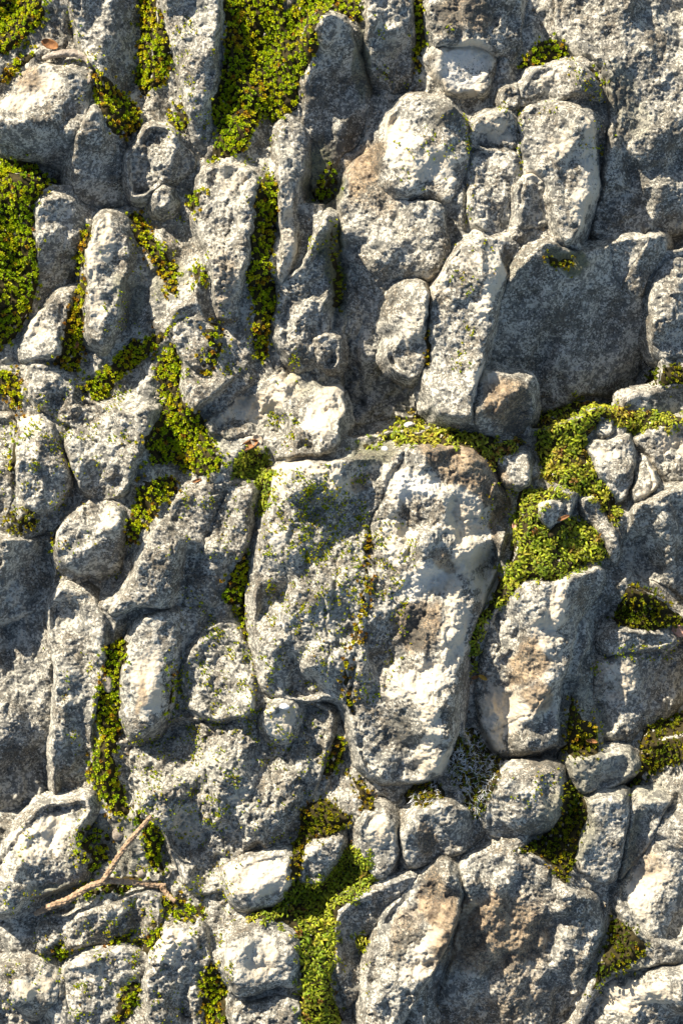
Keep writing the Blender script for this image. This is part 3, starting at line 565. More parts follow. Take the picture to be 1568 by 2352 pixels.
# colour masks
TINT = {k: np.zeros_like(GX) for k in 'cbdg'}
for k, x, y, rx, ry, rot, st in TINTS:
    cx, cy = (x - 784) * K, (y - 1176) * K
    a = math.radians(rot); c, s = math.cos(a), math.sin(a)
    R = max(rx, ry) * K * 1.8 + 12
    i0, i1 = np.searchsorted(xs, [cx - R, cx + R]); j0, j1 = np.searchsorted(ys, [cy - R, cy + R])
    if i1 <= i0 or j1 <= j0: continue
    sl = (slice(j0, j1), slice(i0, i1))
    dx = GX[sl] - cx + 1.6 * wX[sl]; dy = GY[sl] - cy + 1.6 * wY[sl]
    e = np.hypot((dx * c + dy * s) / (rx * K), (-dx * s + dy * c) / (ry * K))
    TINT[k][sl] = np.maximum(TINT[k][sl], st * smooth(1.35, .55, e))

def tint_of(sl):
    return np.stack([TINT['c'][sl], TINT['b'][sl], TINT['d'][sl], TINT['g'][sl]], -1).reshape(-1, 4)

def lattice_mesh(name, sl, H, keep, mat, label_args=None, parent=None, attr=True):
    """cells of the lattice where keep is true, as one mesh with its origin under its middle"""
    kc = keep[:-1, :-1] | keep[1:, :-1] | keep[:-1, 1:] | keep[1:, 1:]
    if not kc.any(): return None
    h, w = H.shape
    idx = np.arange(h * w).reshape(h, w)
    a, b_, c, d = idx[:-1, :-1][kc], idx[1:, :-1][kc], idx[1:, 1:][kc], idx[:-1, 1:][kc]
    q = np.stack([a, b_, c, d], 1)
    used, inv = np.unique(q, return_inverse=True)
    X = GX[sl].ravel()[used]; Y = -GY[sl].ravel()[used]; Z = H.ravel()[used]
    v = np.stack([X, Y, Z], 1)
    org = np.array([X.mean(), Y.mean(), Z.min()])
    ca = {"tint": tint_of(sl)[used]} if attr else None
    return new_mesh_object(name, v, inv.reshape(-1), 4, mat, parent, org, ca)

def smin(a, b, k):
    h = np.clip(0.5 + 0.5 * (b - a) / k, 0, 1)
    return b * (1 - h) + a * h - k * h * (1 - h)

def lay_stones(GROUND):
  global ZTOP, OWNER, stone_build
  ZTOP = GROUND.copy()
  OWNER = np.full(GX.shape, -1)
  stone_build = []
  for si, (label, pts, z, gx, gy, R, rough, facets) in enumerate(STONES):
      P0 = np.asarray(pts, float)
      cu = P0.mean(0)
      ci, cj = np.clip(np.searchsorted(xs, (cu[0] - 784) * K), 0, NX - 1), np.clip(np.searchsorted(ys, (cu[1] - 1176) * K), 0, NY - 1)
      zt = z + MACRO[cj, ci] * (0.0 if z < 0 else 1.0)
      f = K * (1 - zt / DCAM)
      P = chaikin(np.stack([(P0[:, 0] - 784) * f, (P0[:, 1] - 1176) * f], 1), 1)
      x0, y0 = P.min(0) - 14; x1, y1 = P.max(0) + 14
      i0, i1 = np.searchsorted(xs, [x0, x1]); j0, j1 = np.searchsorted(ys, [y0, y1])
      sl = (slice(j0, j1), slice(i0, i1))
      X, Y = GX[sl], GY[sl]
      rs = np.random.default_rng(100 + si); fx_, fy_ = rs.choice([-1, 1], 2)
      sh = lambda A: A[::fy_, ::fx_][sl]
      d = poly_dist(X + .5 * wX[sl], Y + .5 * wY[sl], P)
      cx, cy = (cu[0] - 784) * f, (cu[1] - 1176) * f
      h = zt + gx * (X - cx) + gy * (Y - cy)
      for fx, fy, fgx, fgy in facets:
          px, py = (fx - 784) * f, (fy - 1176) * f
          zp = zt + gx * (px - cx) + gy * (py - cy)
          h = smin(h, zp + fgx * (X - px) + fgy * (Y - py) + 2.5 * sh(nmid), 5.0)
      R = R * (.28 if cu[0] < 600 and cu[1] > 400 else .40)
      Rn = R * np.clip(1 + 1.1 * sh(nmid) + .7 * sh(nbig), .25, 2.2)
      t = np.clip(d / Rn, 0, 1)
      edge = np.where(d >= 0, -Rn * (1 - np.clip(1 - (1 - t) ** 1.7, 0, 1) ** .62), -Rn + 2.6 * d)
      h = h + edge + 3.5 * sh(nbig) * min(1, R / 5)
      amp = smooth(-4, 3, d)
      h = h + amp * (rough * 1.0 * sh(rough_rel) + fine_rel[sl] + (.35 + .5 * rough) * (.5 * ngr[sl] + .5 * ngr2[sl] + .22 * F3[sl]) + GROOVE[sl])
      keep = (d > -12) & (h > GROUND[sl] - 7)
      stone_build.append((label, sl, h, keep, d))
      m = h > ZTOP[sl]
      OWNER[sl][m & keep] = si
      ZTOP[sl] = np.where(keep, np.maximum(ZTOP[sl], h), ZTOP[sl])


def blur(A, r):
    k = 2 * r + 1
    for ax in (0, 1):
        P = np.pad(A, [(r + 1, r) if a == ax else (0, 0) for a in (0, 1)], mode='edge')
        c = np.cumsum(P, axis=ax)
        A = (np.take(c, np.arange(k, c.shape[ax]), ax) - np.take(c, np.arange(0, c.shape[ax] - k), ax)) / k
    return A

lay_stones(GROUND)
# the bedrock packs up against the stones: only a shallow joint is left round most of them
pack = blur(blur(ZTOP, 9), 9) - 9 + 4.0 * smooth(680, 520, UX) + 1.0 * rough_rel + 2.5 * nflute
for x, y, rx, ry, dp in DIPS:
    pack -= dp * smooth(1.4, .5, np.hypot((UX - x) / rx, (UY - y) / ry))
GROUND = np.maximum(GROUND, pack) + GROOVE
for label, sl, h, keep, d in stone_build:               # but it never covers a stone
    lim = np.where(d > 0, h - np.minimum(9, 1.5 + 2.6 * d), h + 2.6 * -d + .8 * -d - .8)
    GROUND[sl] = np.where(d > -14, np.minimum(GROUND[sl], lim), GROUND[sl])
GROUND = .5 * GROUND + .5 * blur(GROUND, 2) + .35 * (rough_rel - blur(rough_rel, 3))
for label, sl, h, keep, d in stone_build:
    GROUND[sl] = np.where(d > 1.0, np.minimum(GROUND[sl], h - 2.5), GROUND[sl])
lay_stones(GROUND)

def erode_any(mask, n):
    for _ in range(n):
        m = mask.copy()
        m[1:] |= mask[:-1]; m[:-1] |= mask[1:]; m[:, 1:] |= mask[:, :-1]; m[:, :-1] |= mask[:, 1:]
        mask = m
    return mask

for si, (label, sl, h, keep, d) in enumerate(stone_build):
    vis = erode_any((OWNER[sl] == si), 9) & keep        # leave out what lies deep inside a neighbour
    o = lattice_mesh("stone", sl, h, vis, ROCK)
    if o: tag(o, label, "stone", "stones bedded in the rock bank")

# the bedrock the stones sit in, left out only where it lies deep under a stone
full = (slice(0, NY), slice(0, NX))
gkeep = GROUND > ZTOP - 9
g = lattice_mesh("bedrock_ground", full, GROUND, gkeep, ROCK)
tag(g, kind="structure")
# the bank goes on beyond the close part, as a coarser sheet with the same lumps
def far_ground():
    step = 9.0; half = 2700.0
    n = int(half * 2 / step) + 1
    a = (np.arange(n) - (n - 1) / 2) * step
    X, Y = np.meshgrid(a, a)
    H = -20 + 9 * perlin(X / 75, Y / 75, 41) + 14 * np.abs(perlin(X / 60, Y / 60, 42)) + 6 * perlin(X / 26, Y / 26, 43) - 6 * np.abs(perlin(X / 24, Y / 24, 44))
    H = H + 12 * perlin(X / 300, Y / 300, 45)
    keep = ~((np.abs(X) < xs[-1] - 14) & (np.abs(Y) < ys[-1] - 14))
    kc = keep[:-1, :-1] & keep[1:, :-1] & keep[:-1, 1:] & keep[1:, 1:]
    inner = smooth(xs[-1] + 60, xs[-1], np.abs(X)) * smooth(ys[-1] + 60, ys[-1], np.abs(Y))
    H = H - 24 * inner
    idx = np.arange(n * n).reshape(n, n)
    q = np.stack([idx[:-1, :-1][kc], idx[1:, :-1][kc], idx[1:, 1:][kc], idx[:-1, 1:][kc]], 1)
    used, inv = np.unique(q, return_inverse=True)
    v = np.stack([X.ravel()[used], -Y.ravel()[used], H.ravel()[used]], 1)
    pn = perlin(X / 160, Y / 160, 46).ravel()[used]
    tint = np.stack([smooth(.1, .5, pn), smooth(-.1, -.5, pn), 0 * pn, smooth(.2, .5, -np.abs(pn) + .3)], 1)
    o = new_mesh_object("rock_terrain", v, inv.reshape(-1), 4, ROCK, None, None, {"tint": tint})
    tag(o, kind="structure")
far_ground()

def samp(A, x, y):
    """bilinear sample at picture-millimetres x, y(down)"""
    fx = np.clip(x - xs[0], 0, NX - 1.001); fy = np.clip(y - ys[0], 0, NY - 1.001)
    i = fx.astype(int); j = fy.astype(int); u = fx - i; v = fy - j
    return (A[j, i] * (1 - u) + A[j, i + 1] * u) * (1 - v) + (A[j + 1, i] * (1 - u) + A[j + 1, i + 1] * u) * v

# ------------------------------------------------------------------ moss
def leaf_strip(L, W, lean0, curl, segs, az, z0, base_r, rs, twist=0.0):
    """a leaf as a ribbon leaving the stem at angle lean0 from upright and bending by curl over its length"""
    s = np.linspace(0, 1, segs + 1)
    ang = lean0 + curl * s
    ds = L / segs
    r = base_r + np.concatenate([[0], np.cumsum(np.sin((ang[1:] + ang[:-1]) / 2) * ds)])
    zz = z0 + np.concatenate([[0], np.cumsum(np.cos((ang[1:] + ang[:-1]) / 2) * ds)])
    w = W * (np.sin(np.pi * (0.18 + 0.80 * s)) ** .8)
    w[-1] = W * .08
    tw = twist * s
    c, sn = math.cos(az), math.sin(az)
    cx, cy = r * c, r * sn
    tx, ty = -sn, c
    bowl = 0.22 * w
    left = np.stack([cx + tx * w / 2 * np.cos(tw), cy + ty * w / 2 * np.cos(tw), zz + bowl + w / 2 * np.sin(tw)], 1)
    right = np.stack([cx - tx * w / 2 * np.cos(tw), cy - ty * w / 2 * np.cos(tw), zz + bowl - w / 2 * np.sin(tw)], 1)
    mid = np.stack([cx, cy, zz], 1)
    return left, mid, right, s

def make_shoot(kind, rs):
    V, F, T = [], [], []
    def add(strip, wide=True):
        l, m_, r, s = strip
        n = len(s); b0 = sum(len(v) for v in V)
        if wide:
            V.append(np.concatenate([l, m_, r])); T.append(np.concatenate([s, s, s]))
            for i in range(n - 1):
                F.append((b0 + i, b0 + n + i, b0 + n + i + 1, b0 + i + 1))
                F.append((b0 + n + i, b0 + 2 * n + i, b0 + 2 * n + i + 1, b0 + n + i + 1))
        else:
            V.append(np.concatenate([l, r])); T.append(np.concatenate([s, s]))
            for i in range(n - 1):
                F.append((b0 + i, b0 + n + i, b0 + n + i + 1, b0 + i + 1))
    if kind == 'c':
        for k in range(9):
            add(leaf_strip(2.5 * rs.uniform(.8, 1.2), 1.15 * rs.uniform(.8, 1.2), rs.uniform(.55, 1.0), rs.uniform(-.5, .35), 3, k * 2.4 + rs.uniform(-.3, .3), .9, .2, rs))
        for k in range(7):
            add(leaf_strip(2.0 * rs.uniform(.8, 1.2), 1.0 * rs.uniform(.8, 1.2), rs.uniform(.1, .45), rs.uniform(-.2, .4), 3, k * 2.4 + 1.2 + rs.uniform(-.3, .3), 1.9, .12, rs))
    elif kind == 'd':
        for k in range(10):
            add(leaf_strip(2.6 * rs.uniform(.8, 1.2), .85 * rs.uniform(.8, 1.2), rs.uniform(.2, .65), rs.uniform(-.5, .2), 3, k * 2.4 + rs.uniform(-.3, .3), rs.uniform(.5, 1.8), .15, rs))
    elif kind == 'k':
        for k in range(7):
            add(leaf_strip(5.0 * rs.uniform(.75, 1.25), 1.0 * rs.uniform(.8, 1.25), rs.uniform(.2, .9), rs.uniform(2.0, 5.2), 9, k * 2.4 + rs.uniform(-.4, .4), rs.uniform(0, 1.5), .3, rs, rs.uniform(-.6, .6)))
    elif kind == 's':
        for k in range(7):
            add(leaf_strip(1.35 * rs.uniform(.8, 1.2), .95 * rs.uniform(.8, 1.2), rs.uniform(.2, .9), rs.uniform(-.6, .2), 2, k * 2.4 + rs.uniform(-.4, .4), rs.uniform(0, .8), .1, rs))
    elif kind == 'h':
        for k in range(5):
            add(leaf_strip(rs.uniform(4, 8), .34, rs.uniform(.3, 1.3), rs.uniform(-1.4, 1.6), 6, rs.uniform(0, 6.28), rs.uniform(0, 2), .2, rs, rs.uniform(-1.5, 1.5)), False)
    return np.concatenate(V), np.array(F), np.concatenate(T)

prs = np.random.default_rng(55)
PROTO = {k: [make_shoot(k, prs) for _ in range(10)] for k in 'cdksh'}

def shoots_mesh(name, kind, pos, nrm, scale, hue, mat, parent, origin):
    """join one rosette per position into one mesh"""
    n = len(pos)
    var = prs.integers(0, 10, n); spin = prs.random(n) * 6.283
    up = nrm / np.linalg.norm(nrm, axis=1, keepdims=True)
    ref = np.where(np.abs(up[:, :1]) < .8, np.array([[1., 0, 0]]), np.array([[0, 1., 0]]))
    t1 = np.cross(up, ref); t1 /= np.linalg.norm(t1, axis=1, keepdims=True)
    t2 = np.cross(up, t1)
    A = t1 * np.cos(spin)[:, None] + t2 * np.sin(spin)[:, None]; B = np.cross(up, A)
    VV, FF, CC = [], [], []; base = 0
    for v in range(10):
        m = np.where(var == v)[0]
        if len(m) == 0: continue
        pv, pf, pt = PROTO[kind][v]
        q = (pv[None, :, 0:1] * A[m][:, None] + pv[None, :, 1:2] * B[m][:, None] + pv[None, :, 2:3] * up[m][:, None]) * scale[m][:, None, None] + pos[m][:, None]
        VV.append(q.reshape(-1, 3))
        FF.append((pf[None] + (np.arange(len(m)) * len(pv))[:, None, None] + base).reshape(-1, 4)); base += len(m) * len(pv)
        hu = np.repeat(hue[m], len(pv)).reshape(len(m), -1)
        hu = np.clip(hu + (prs.normal(0, .10, (len(m), 24))[:, (np.arange(len(pv)) // (len(pv) // 8 + 1))]), 0, 1)
        tt = np.broadcast_to(np.clip(.16 + pt * 1.3, 0, 1)[None], hu.shape)
        CC.append(np.stack([hu, tt, 0 * hu, 1 + 0 * hu], -1).reshape(-1, 4))
    return new_mesh_object(name, np.concatenate(VV), np.concatenate(FF), 4, mat, parent, origin, {"shoot": np.concatenate(CC)})

ZM = ZTOP.copy()
moss_jobs = []
nlump = fld(7.0, 7.0, 21)
for mi, (label, pts, kind, thick, brown, dens) in enumerate(MOSSES):
    P0 = np.asarray(pts, float); cu = P0.mean(0)
    zc = float(np.median(samp(ZTOP, (P0[:, 0] - 784) * K, (P0[:, 1] - 1176) * K)))
    f = K * (1 - zc / DCAM)
    P = chaikin(np.stack([(P0[:, 0] - 784) * f, (P0[:, 1] - 1176) * f], 1), 2)
    x0, y0 = P.min(0) - 8; x1, y1 = P.max(0) + 8
    i0, i1 = np.searchsorted(xs, [x0, x1]); j0, j1 = np.searchsorted(ys, [y0, y1])
    sl = (slice(j0, j1), slice(i0, i1))
    X, Y = GX[sl], GY[sl]
    d = poly_dist(X + .55 * wX[sl], Y + .55 * wY[sl], P)
    base = blur(ZTOP[sl], 3)
    # moss fills hollows: between the real surface and a smoothed one
    fill = np.clip(blur(ZTOP[sl], 10) - base, 0, 9) * .9
    prof = smooth(-1, 9, d)
    H = base + (thick * .62 + fill) * prof - 4.5 * (1 - smooth(-2, 3, d)) + 2.6 * nlump[sl] * prof - 1.0
    keep = d > -2.5
    moss_jobs.append((label, sl, H, keep, d, kind, thick, brown, dens, P))
    ZM[sl] = np.where(d > 0, np.maximum(ZM[sl], H), ZM[sl])

dZy, dZx = np.gradient(blur(ZM, 3))
def normal_at(x, y, soft=.7):
    gx = samp(dZx, x, y); gy = samp(dZy, x, y)
    # lean shoots with the surface, and a little upright
    n = np.stack([-gx * soft, gy * soft, np.ones_like(gx)], 1)
    return n

SPACING = {'c': 4.5, 'd': 4.2, 'k': 5.3}
SIZE = {'c': 1.3, 'd': 1.5, 'k': 1.62}
MATS = {'c': MOSS, 'd': DARKM, 'k': CURLY}
NAMES = {'c': 'moss_patch', 'd': 'moss_patch', 'k': 'moss_patch'}
nhue = fld(22, 22, 31)
for (label, sl, H, keep, d, kind, thick, brown, dens, P) in moss_jobs:
    mat_o = None
    kk = keep & (H > ZTOP[sl] - 6)
    mat_o = lattice_mesh(NAMES[kind], sl, H, kk if dens > .7 else kk & (nlump[sl] > .05), MAT, attr=False)
    if mat_o is None: continue
    tag(mat_o, label, "moss", "moss growing between the stones")
    sp = SPACING[kind] / math.sqrt(max(dens, .05))
    x0, y0 = P.min(0) - 8; x1, y1 = P.max(0) + 8
    nx = int((x1 - x0) / sp) + 1; ny = int((y1 - y0) / (sp * .87)) + 1
    jj, ii = np.meshgrid(np.arange(ny), np.arange(nx), indexing='ij')
    px = (x0 + (ii + .5 * (jj % 2)) * sp).ravel() + prs.normal(0, sp * .22, nx * ny)
    py = (y0 + jj * sp * .87).ravel() + prs.normal(0, sp * .22, nx * ny)
    dd = poly_dist(px + .55 * samp(wX, px, py), py + .55 * samp(wY, px, py), P)
    # ragged edge and small gaps
    ok = (dd > prs.normal(.5, 3.2, len(px))) & (prs.random(len(px)) > .06) & (samp(nlump, px, py) > -.5)
    px, py, dd = px[ok], py[ok], dd[ok]
    if len(px) == 0: continue
    z = np.maximum(samp(ZM, px, py), samp(ZTOP, px, py)) - .3
    n = normal_at(px, py) + np.stack([prs.normal(0, .22, len(px)), prs.normal(0, .22, len(px)), np.zeros(len(px))], 1)
    hue = np.clip(.36 + .30 * samp(nhue, px, py) + prs.normal(0, .14, len(px)) + .55 * (brown - .25) + .18 * (1 - smooth(0, 8, dd)) * (brown + .1), 0, 1)
    rare = prs.random(len(px)) < .12 * brown + .004
    hue = np.where(rare, prs.uniform(.85, 1, len(px)), hue)
    sc = prs.uniform(.78, 1.25, len(px)) * SIZE[kind] * (.75 + .25 * smooth(0, 6, dd))
    pos = np.stack([px, -py, z], 1)
    sh_o = shoots_mesh("shoots", kind, pos, n, sc, hue, MATS[kind], mat_o, np.array(mat_o.location) * 1000)
    sh_o["kind"] = "stuff"

# loose sprigs on the bare rock
PX, PY = [], []
for pts, dens in SPRIGS:
    P = to_mm(pts); P[:, 1] *= -1
    x0, y0 = P.min(0); x1, y1 = P.max(0)
    area = abs(0.5 * np.sum(P[:, 0] * np.roll(P[:, 1], -1) - P[:, 1] * np.roll(P[:, 0], -1))) / K / K
    want = area / 10000 * dens * 2.7
    box = (x1 - x0) * (y1 - y0) / K / K
    nc = max(1, int(want / 3.6 * box / area))
    cxs = prs.uniform(x0, x1, nc); cys = prs.uniform(y0, y1, nc)
    k = prs.poisson(prs.gamma(1.2, 3.0, nc))
    px = np.repeat(cxs, k) + prs.normal(0, 3.0, k.sum()); py = np.repeat(cys, k) + prs.normal(0, 3.6, k.sum())
    dd = poly_dist(px, py, P)
    ok = (dd > 0) & (samp(ZM - ZTOP, px, py) < .5)
    PX.append(px[ok]); PY.append(py[ok])
px = np.concatenate(PX); py = np.concatenate(PY)
z = samp(ZTOP, px, py)
n = normal_at(px, py, .9) + np.stack([prs.normal(0, .3, len(px)), prs.normal(0, .3, len(px)), np.zeros(len(px))], 1)
hue = np.clip(.45 + prs.normal(0, .16, len(px)), 0, 1)
sc = prs.uniform(.7, 1.5, len(px))
o = shoots_mesh("moss_sprigs", 's', np.stack([px, -py, z - .2], 1), n, sc, hue, MOSS, None, None)
tag(o, "tiny loose moss sprigs dotted over the bare rock faces", "moss", None, "stuff")
print("sprigs", len(px))
# ------------------------------------------------------------------ small things: twig, stick, chips, dead leaves, hair-pointed moss
TWIG = simple_noise_material("scaly_twig_bark", (0.17, 0.11, 0.065), (0.42, 0.30, 0.19), 200, 0.8, 0.4)
STICK = simple_noise_material("lichened_stick_bark", (0.16, 0.13, 0.10), (0.42, 0.37, 0.30), 220, 0.9, 0.6)
LEAF = simple_noise_material("dead_leaf", (0.14, 0.06, 0.025), (0.30, 0.14, 0.05), 240, 0.7, 0.3)
PALELEAF = simple_noise_material("faded_leaf", (0.34, 0.27, 0.18), (0.5, 0.42, 0.31), 240, 0.7, 0.3)
CHIP = simple_noise_material("white_quartz_chip", (0.6, 0.59, 0.56), (0.8, 0.79, 0.77), 300, 0.6, 0.4)
PINK = simple_noise_material("pink_grain", (0.45, 0.22, 0.14), (0.6, 0.36, 0.26), 200, 0.8, 0.4)

def um(x, y, z):
    f = K * (1 - z / DCAM)
    return np.array([(x - 784) * f, -(y - 1176) * f, z])

def resample(P, step):
    P = np.asarray(P, float)
    # Catmull-Rom through the traced points
    Q = []
    E = np.vstack([2 * P[0] - P[1], P, 2 * P[-1] - P[-2]])
    for i in range(1, len(E) - 2):
        p0, p1, p2, p3 = E[i - 1], E[i], E[i + 1], E[i + 2]
        for t in np.linspace(0, 1, 12, endpoint=False):
            Q.append(.5 * (2 * p1 + (p2 - p0) * t + (2 * p0 - 5 * p1 + 4 * p2 - p3) * t * t + (3 * p1 - p0 - 3 * p2 + p3) * t ** 3))
    Q.append(P[-1]); Q = np.array(Q)
    s = np.concatenate([[0], np.cumsum(np.linalg.norm(np.diff(Q, axis=0), axis=1))])
    n = max(3, int(s[-1] / step)); t = np.linspace(0, s[-1], n + 1)
    return np.stack([np.interp(t, s, Q[:, k]) for k in range(3)], 1), t

def tube(name, P, rad, mat, parent=None, origin=None, scaly=False, around=36, step=.33, seed=0):
    C, t = resample(P, step)
    T = np.gradient(C, axis=0); T /= np.linalg.norm(T, axis=1, keepdims=True)
    up = np.array([0, 0, 1.0]); A = np.cross(T, up); A /= np.linalg.norm(A, axis=1, keepdims=True); B = np.cross(A, T)
    n = len(C); th = np.linspace(0, 2 * np.pi, around, endpoint=False)
    TT, TH = np.meshgrid(t, th, indexing='ij')
    R = np.interp(t, np.linspace(0, t[-1], len(rad)), rad)[:, None] * np.ones_like(TH)
    if scaly:
        # overlapping leaf scales wound in five spiral rows
        rows = 6; pitch = 5.2
        u = TH / (2 * np.pi) * rows + TT * .05
        k = np.floor(u); fu = np.abs(u - k - .5) * 2
        s = TT / pitch + .5 * (k % 2) + .37 * (k // 2) - .42 * fu
        fs = s - np.floor(s)
        lift = (.25 + .75 * fs) * (1 - .8 * fu ** 2.5) * smooth(1.0, .93, fs)
        R = R * (0.78 + .42 * lift) + .12 * np.sin(TT * 1.7 + TH * 3)
    else:
        R = R * (1 + .18 * perlin(TT / 5 + seed, TH * 1.2, 70) + .10 * perlin(TT / 1.6, TH * 2.5, 71))
    end = np.minimum(smooth(-.6, 1.1, t), smooth(-.6, 1.1, t[-1] - t))[:, None]
    R = R * end
    V = C[:, None] + A[:, None] * (np.cos(TH) * R)[..., None] + B[:, None] * (np.sin(TH) * R)[..., None]
    idx = np.arange(n * around).reshape(n, around); nx = np.roll(idx, -1, 1)
    q = np.stack([idx[:-1], nx[:-1], nx[1:], idx[1:]], -1).reshape(-1, 4)
    return new_mesh_object(name, V.reshape(-1, 3), q, 4, mat, parent, origin)

def tz(tx, ty, lift, oy=1835):
    """a point traced in the lower left detail, lifted above the surface there"""
    return (tx * .3296, oy + ty * .3296, lift)

def lay(points, lift_list):
    """traced points -> 3D points resting on the highest surface along the run, plus the given lift"""
    out = []
    for (x, y), l in zip(points, lift_list):
        z = l
        for _ in range(2):
            p = um(x, y, z); z = float(samp(ZM, np.array([p[0]]), np.array([-p[1]]))[0]) + l
        out.append((x, y, z))
    return out

mainp = [(240,805),(340,755),(470,705),(560,650),(640,605),(712,580),(745,535),(792,460),(842,380),(900,300),(960,230),(1020,160),(1058,118)]
sidep = [(712,580),(760,570),(840,575),(920,582),(1000,595),(1080,603),(1160,602)]
spurp = [(1118,606),(1150,645),(1190,690),(1228,718)]
g2 = lambda L: [(a * .3296, 1835 + b * .3296) for a, b in L]
def smooth_run(L, r):
    """heights of a stiff run: a straight-ish line resting on its highest contacts"""
    pts = lay(L, [r] * len(L)); z = np.array([p[2] for p in pts]); s = np.linspace(0, 1, len(z))
    a, b_ = np.polyfit(s, z, 1); line = a * s + b_
    line += max(0, np.max(z - line)) + 1.5
    return line
zmain = smooth_run(g2(mainp), 3.0)
joint = zmain[5]
mp = np.array([um(x, y, z) for (x, y), z in zip(g2(mainp), zmain)])
zs = smooth_run(g2(sidep), 3.2); zs = zs + (joint - zs[0]) * np.linspace(1, 0, len(zs))
spp = np.array([um(x, y, z) for (x, y), z in zip(g2(sidep), zs)])
zq = np.maximum(np.linspace(zs[5], zs[5] - 5, 4), smooth_run(g2(spurp), 2.5))
sq = np.array([um(x, y, z) for (x, y), z in zip(g2(spurp), zq)])
twig = bpy.data.objects.new("twig", None); COL.objects.link(twig)
twig.empty_display_size = .02
torg = np.array([mp[5][0], mp[5][1], joint - 3]); twig.location = tuple(torg / 1000)
tag(twig, "forked brown scaly conifer twig lying on the mossy stones at lower left", "twig")
tube("main_stem", mp, [2.5, 3.4, 3.5, 3.3, 3.0, 2.9, 2.7, 2.5, 2.1], TWIG, twig, torg, True)
tube("side_branch", spp, [3.1, 3.1, 3.0, 2.9, 2.7, 2.3], TWIG, twig, torg, True)
tube("spur", sq, [2.4, 2.5, 2.4, 2.2], TWIG, twig, torg, True)

st = lay([(98,136),(125,128),(150,126),(178,128),(198,135),(208,150)], [3] * 6)
stk = np.array([um(*p) for p in st]); stk[:, 2] = np.linspace(stk[0, 2], stk[-1, 2], 6) + 2
o = tube("broken_stick", stk, [2.2, 3.2, 3.8, 3.6, 3.0, 2.2], STICK, None, stk[2] - [0, 0, 4], False)
tag(o, "short weathered broken stick lying above the round boulder", "stick")
st = np.array([um(*p) for p in lay([(212,160),(207,176),(203,192)], [3] * 3)])
o = tube("stick_fragment", st, [1.6, 2.2, 1.8], STICK, None, st[1] - [0, 0, 3], False)
tag(o, "stubby bark fragment between the round boulder and the moss fork", "bark")

def chip(name, x, y, rx, ry, rz, rot, mat, label, cat, seed, lift=.25, group=None):
    p = um(x, y, float(samp(ZM, np.array([(x - 784) * K]), np.array([(y - 1176) * K]))[0]))
    nu, nv = 20, 12
    U, W = np.meshgrid(np.linspace(0, 2 * np.pi, nu, endpoint=False), np.linspace(0, np.pi, nv), indexing='ij')
    d = np.stack([np.cos(U) * np.sin(W), np.sin(U) * np.sin(W), np.cos(W)], -1)
    r = np.random.default_rng(seed)
    s = np.ones(U.shape)
    for _ in range(9):                         # knock flat faces off an ellipsoid
        n = r.normal(size=3); n /= np.linalg.norm(n)
        c = r.uniform(.62, .9); dt = d @ n
        s = np.minimum(s, np.where(dt > 1e-3, c / np.maximum(dt, 1e-3), 9))
    v = d * s[..., None] * np.array([rx, ry, rz]) * K
    a = math.radians(rot); c_, s_ = math.cos(a), math.sin(a)
    v = np.stack([v[..., 0] * c_ + v[..., 1] * s_, -v[..., 0] * s_ + v[..., 1] * c_, v[..., 2] + rz * K * lift], -1)
    idx = np.arange(nu * nv).reshape(nu, nv); nx = np.roll(idx, -1, 0)
    q = np.stack([idx[:, :-1], idx[:, 1:], nx[:, 1:], nx[:, :-1]], -1).reshape(-1, 4)
    o = new_mesh_object(name, v.reshape(-1, 3) + p, q, 4, mat, None, p, None, False)
    return tag(o, label, cat, group)

chip("pebble", 235, 1861, 15, 8, 7, 8, CHIP, "small white oval pebble on moss above the twig", "pebble", 3)
chip("pebble", 1556, 1449, 22, 17, 14, 0, PINK, "pinkish pebble at the right edge under the dark green cushion", "pebble", 4)
chip("pebble", 325, 2005, 12, 12, 9, 30, STICK, "brownish crumb of stone inside the fork of the twig", "pebble", 5)
chip("pebble", 938, 977, 12, 9, 8, -20, CHIP, "pale grain of stone in the curly moss band", "pebble", 6)
chip("pebble", 883, 1033, 9, 8, 7, 10, CHIP, "tiny white grain on the upper rim of the central slab", "pebble", 7)
chip("pebble", 271, 1915, 14, 17, 10, 10, STICK, "dull grey pebble in the dark soil left of the twig", "pebble", 8)
chip("pebble", 246, 1568, 15, 24, 9, -20, STICK, "pale grey pebble caught in the long moss strip", "pebble", 9)
chip("pebble", 652, 1623, 14, 8, 6, -5, CHIP, "white flake on top of the oval pale pebble", "pebble", 10)

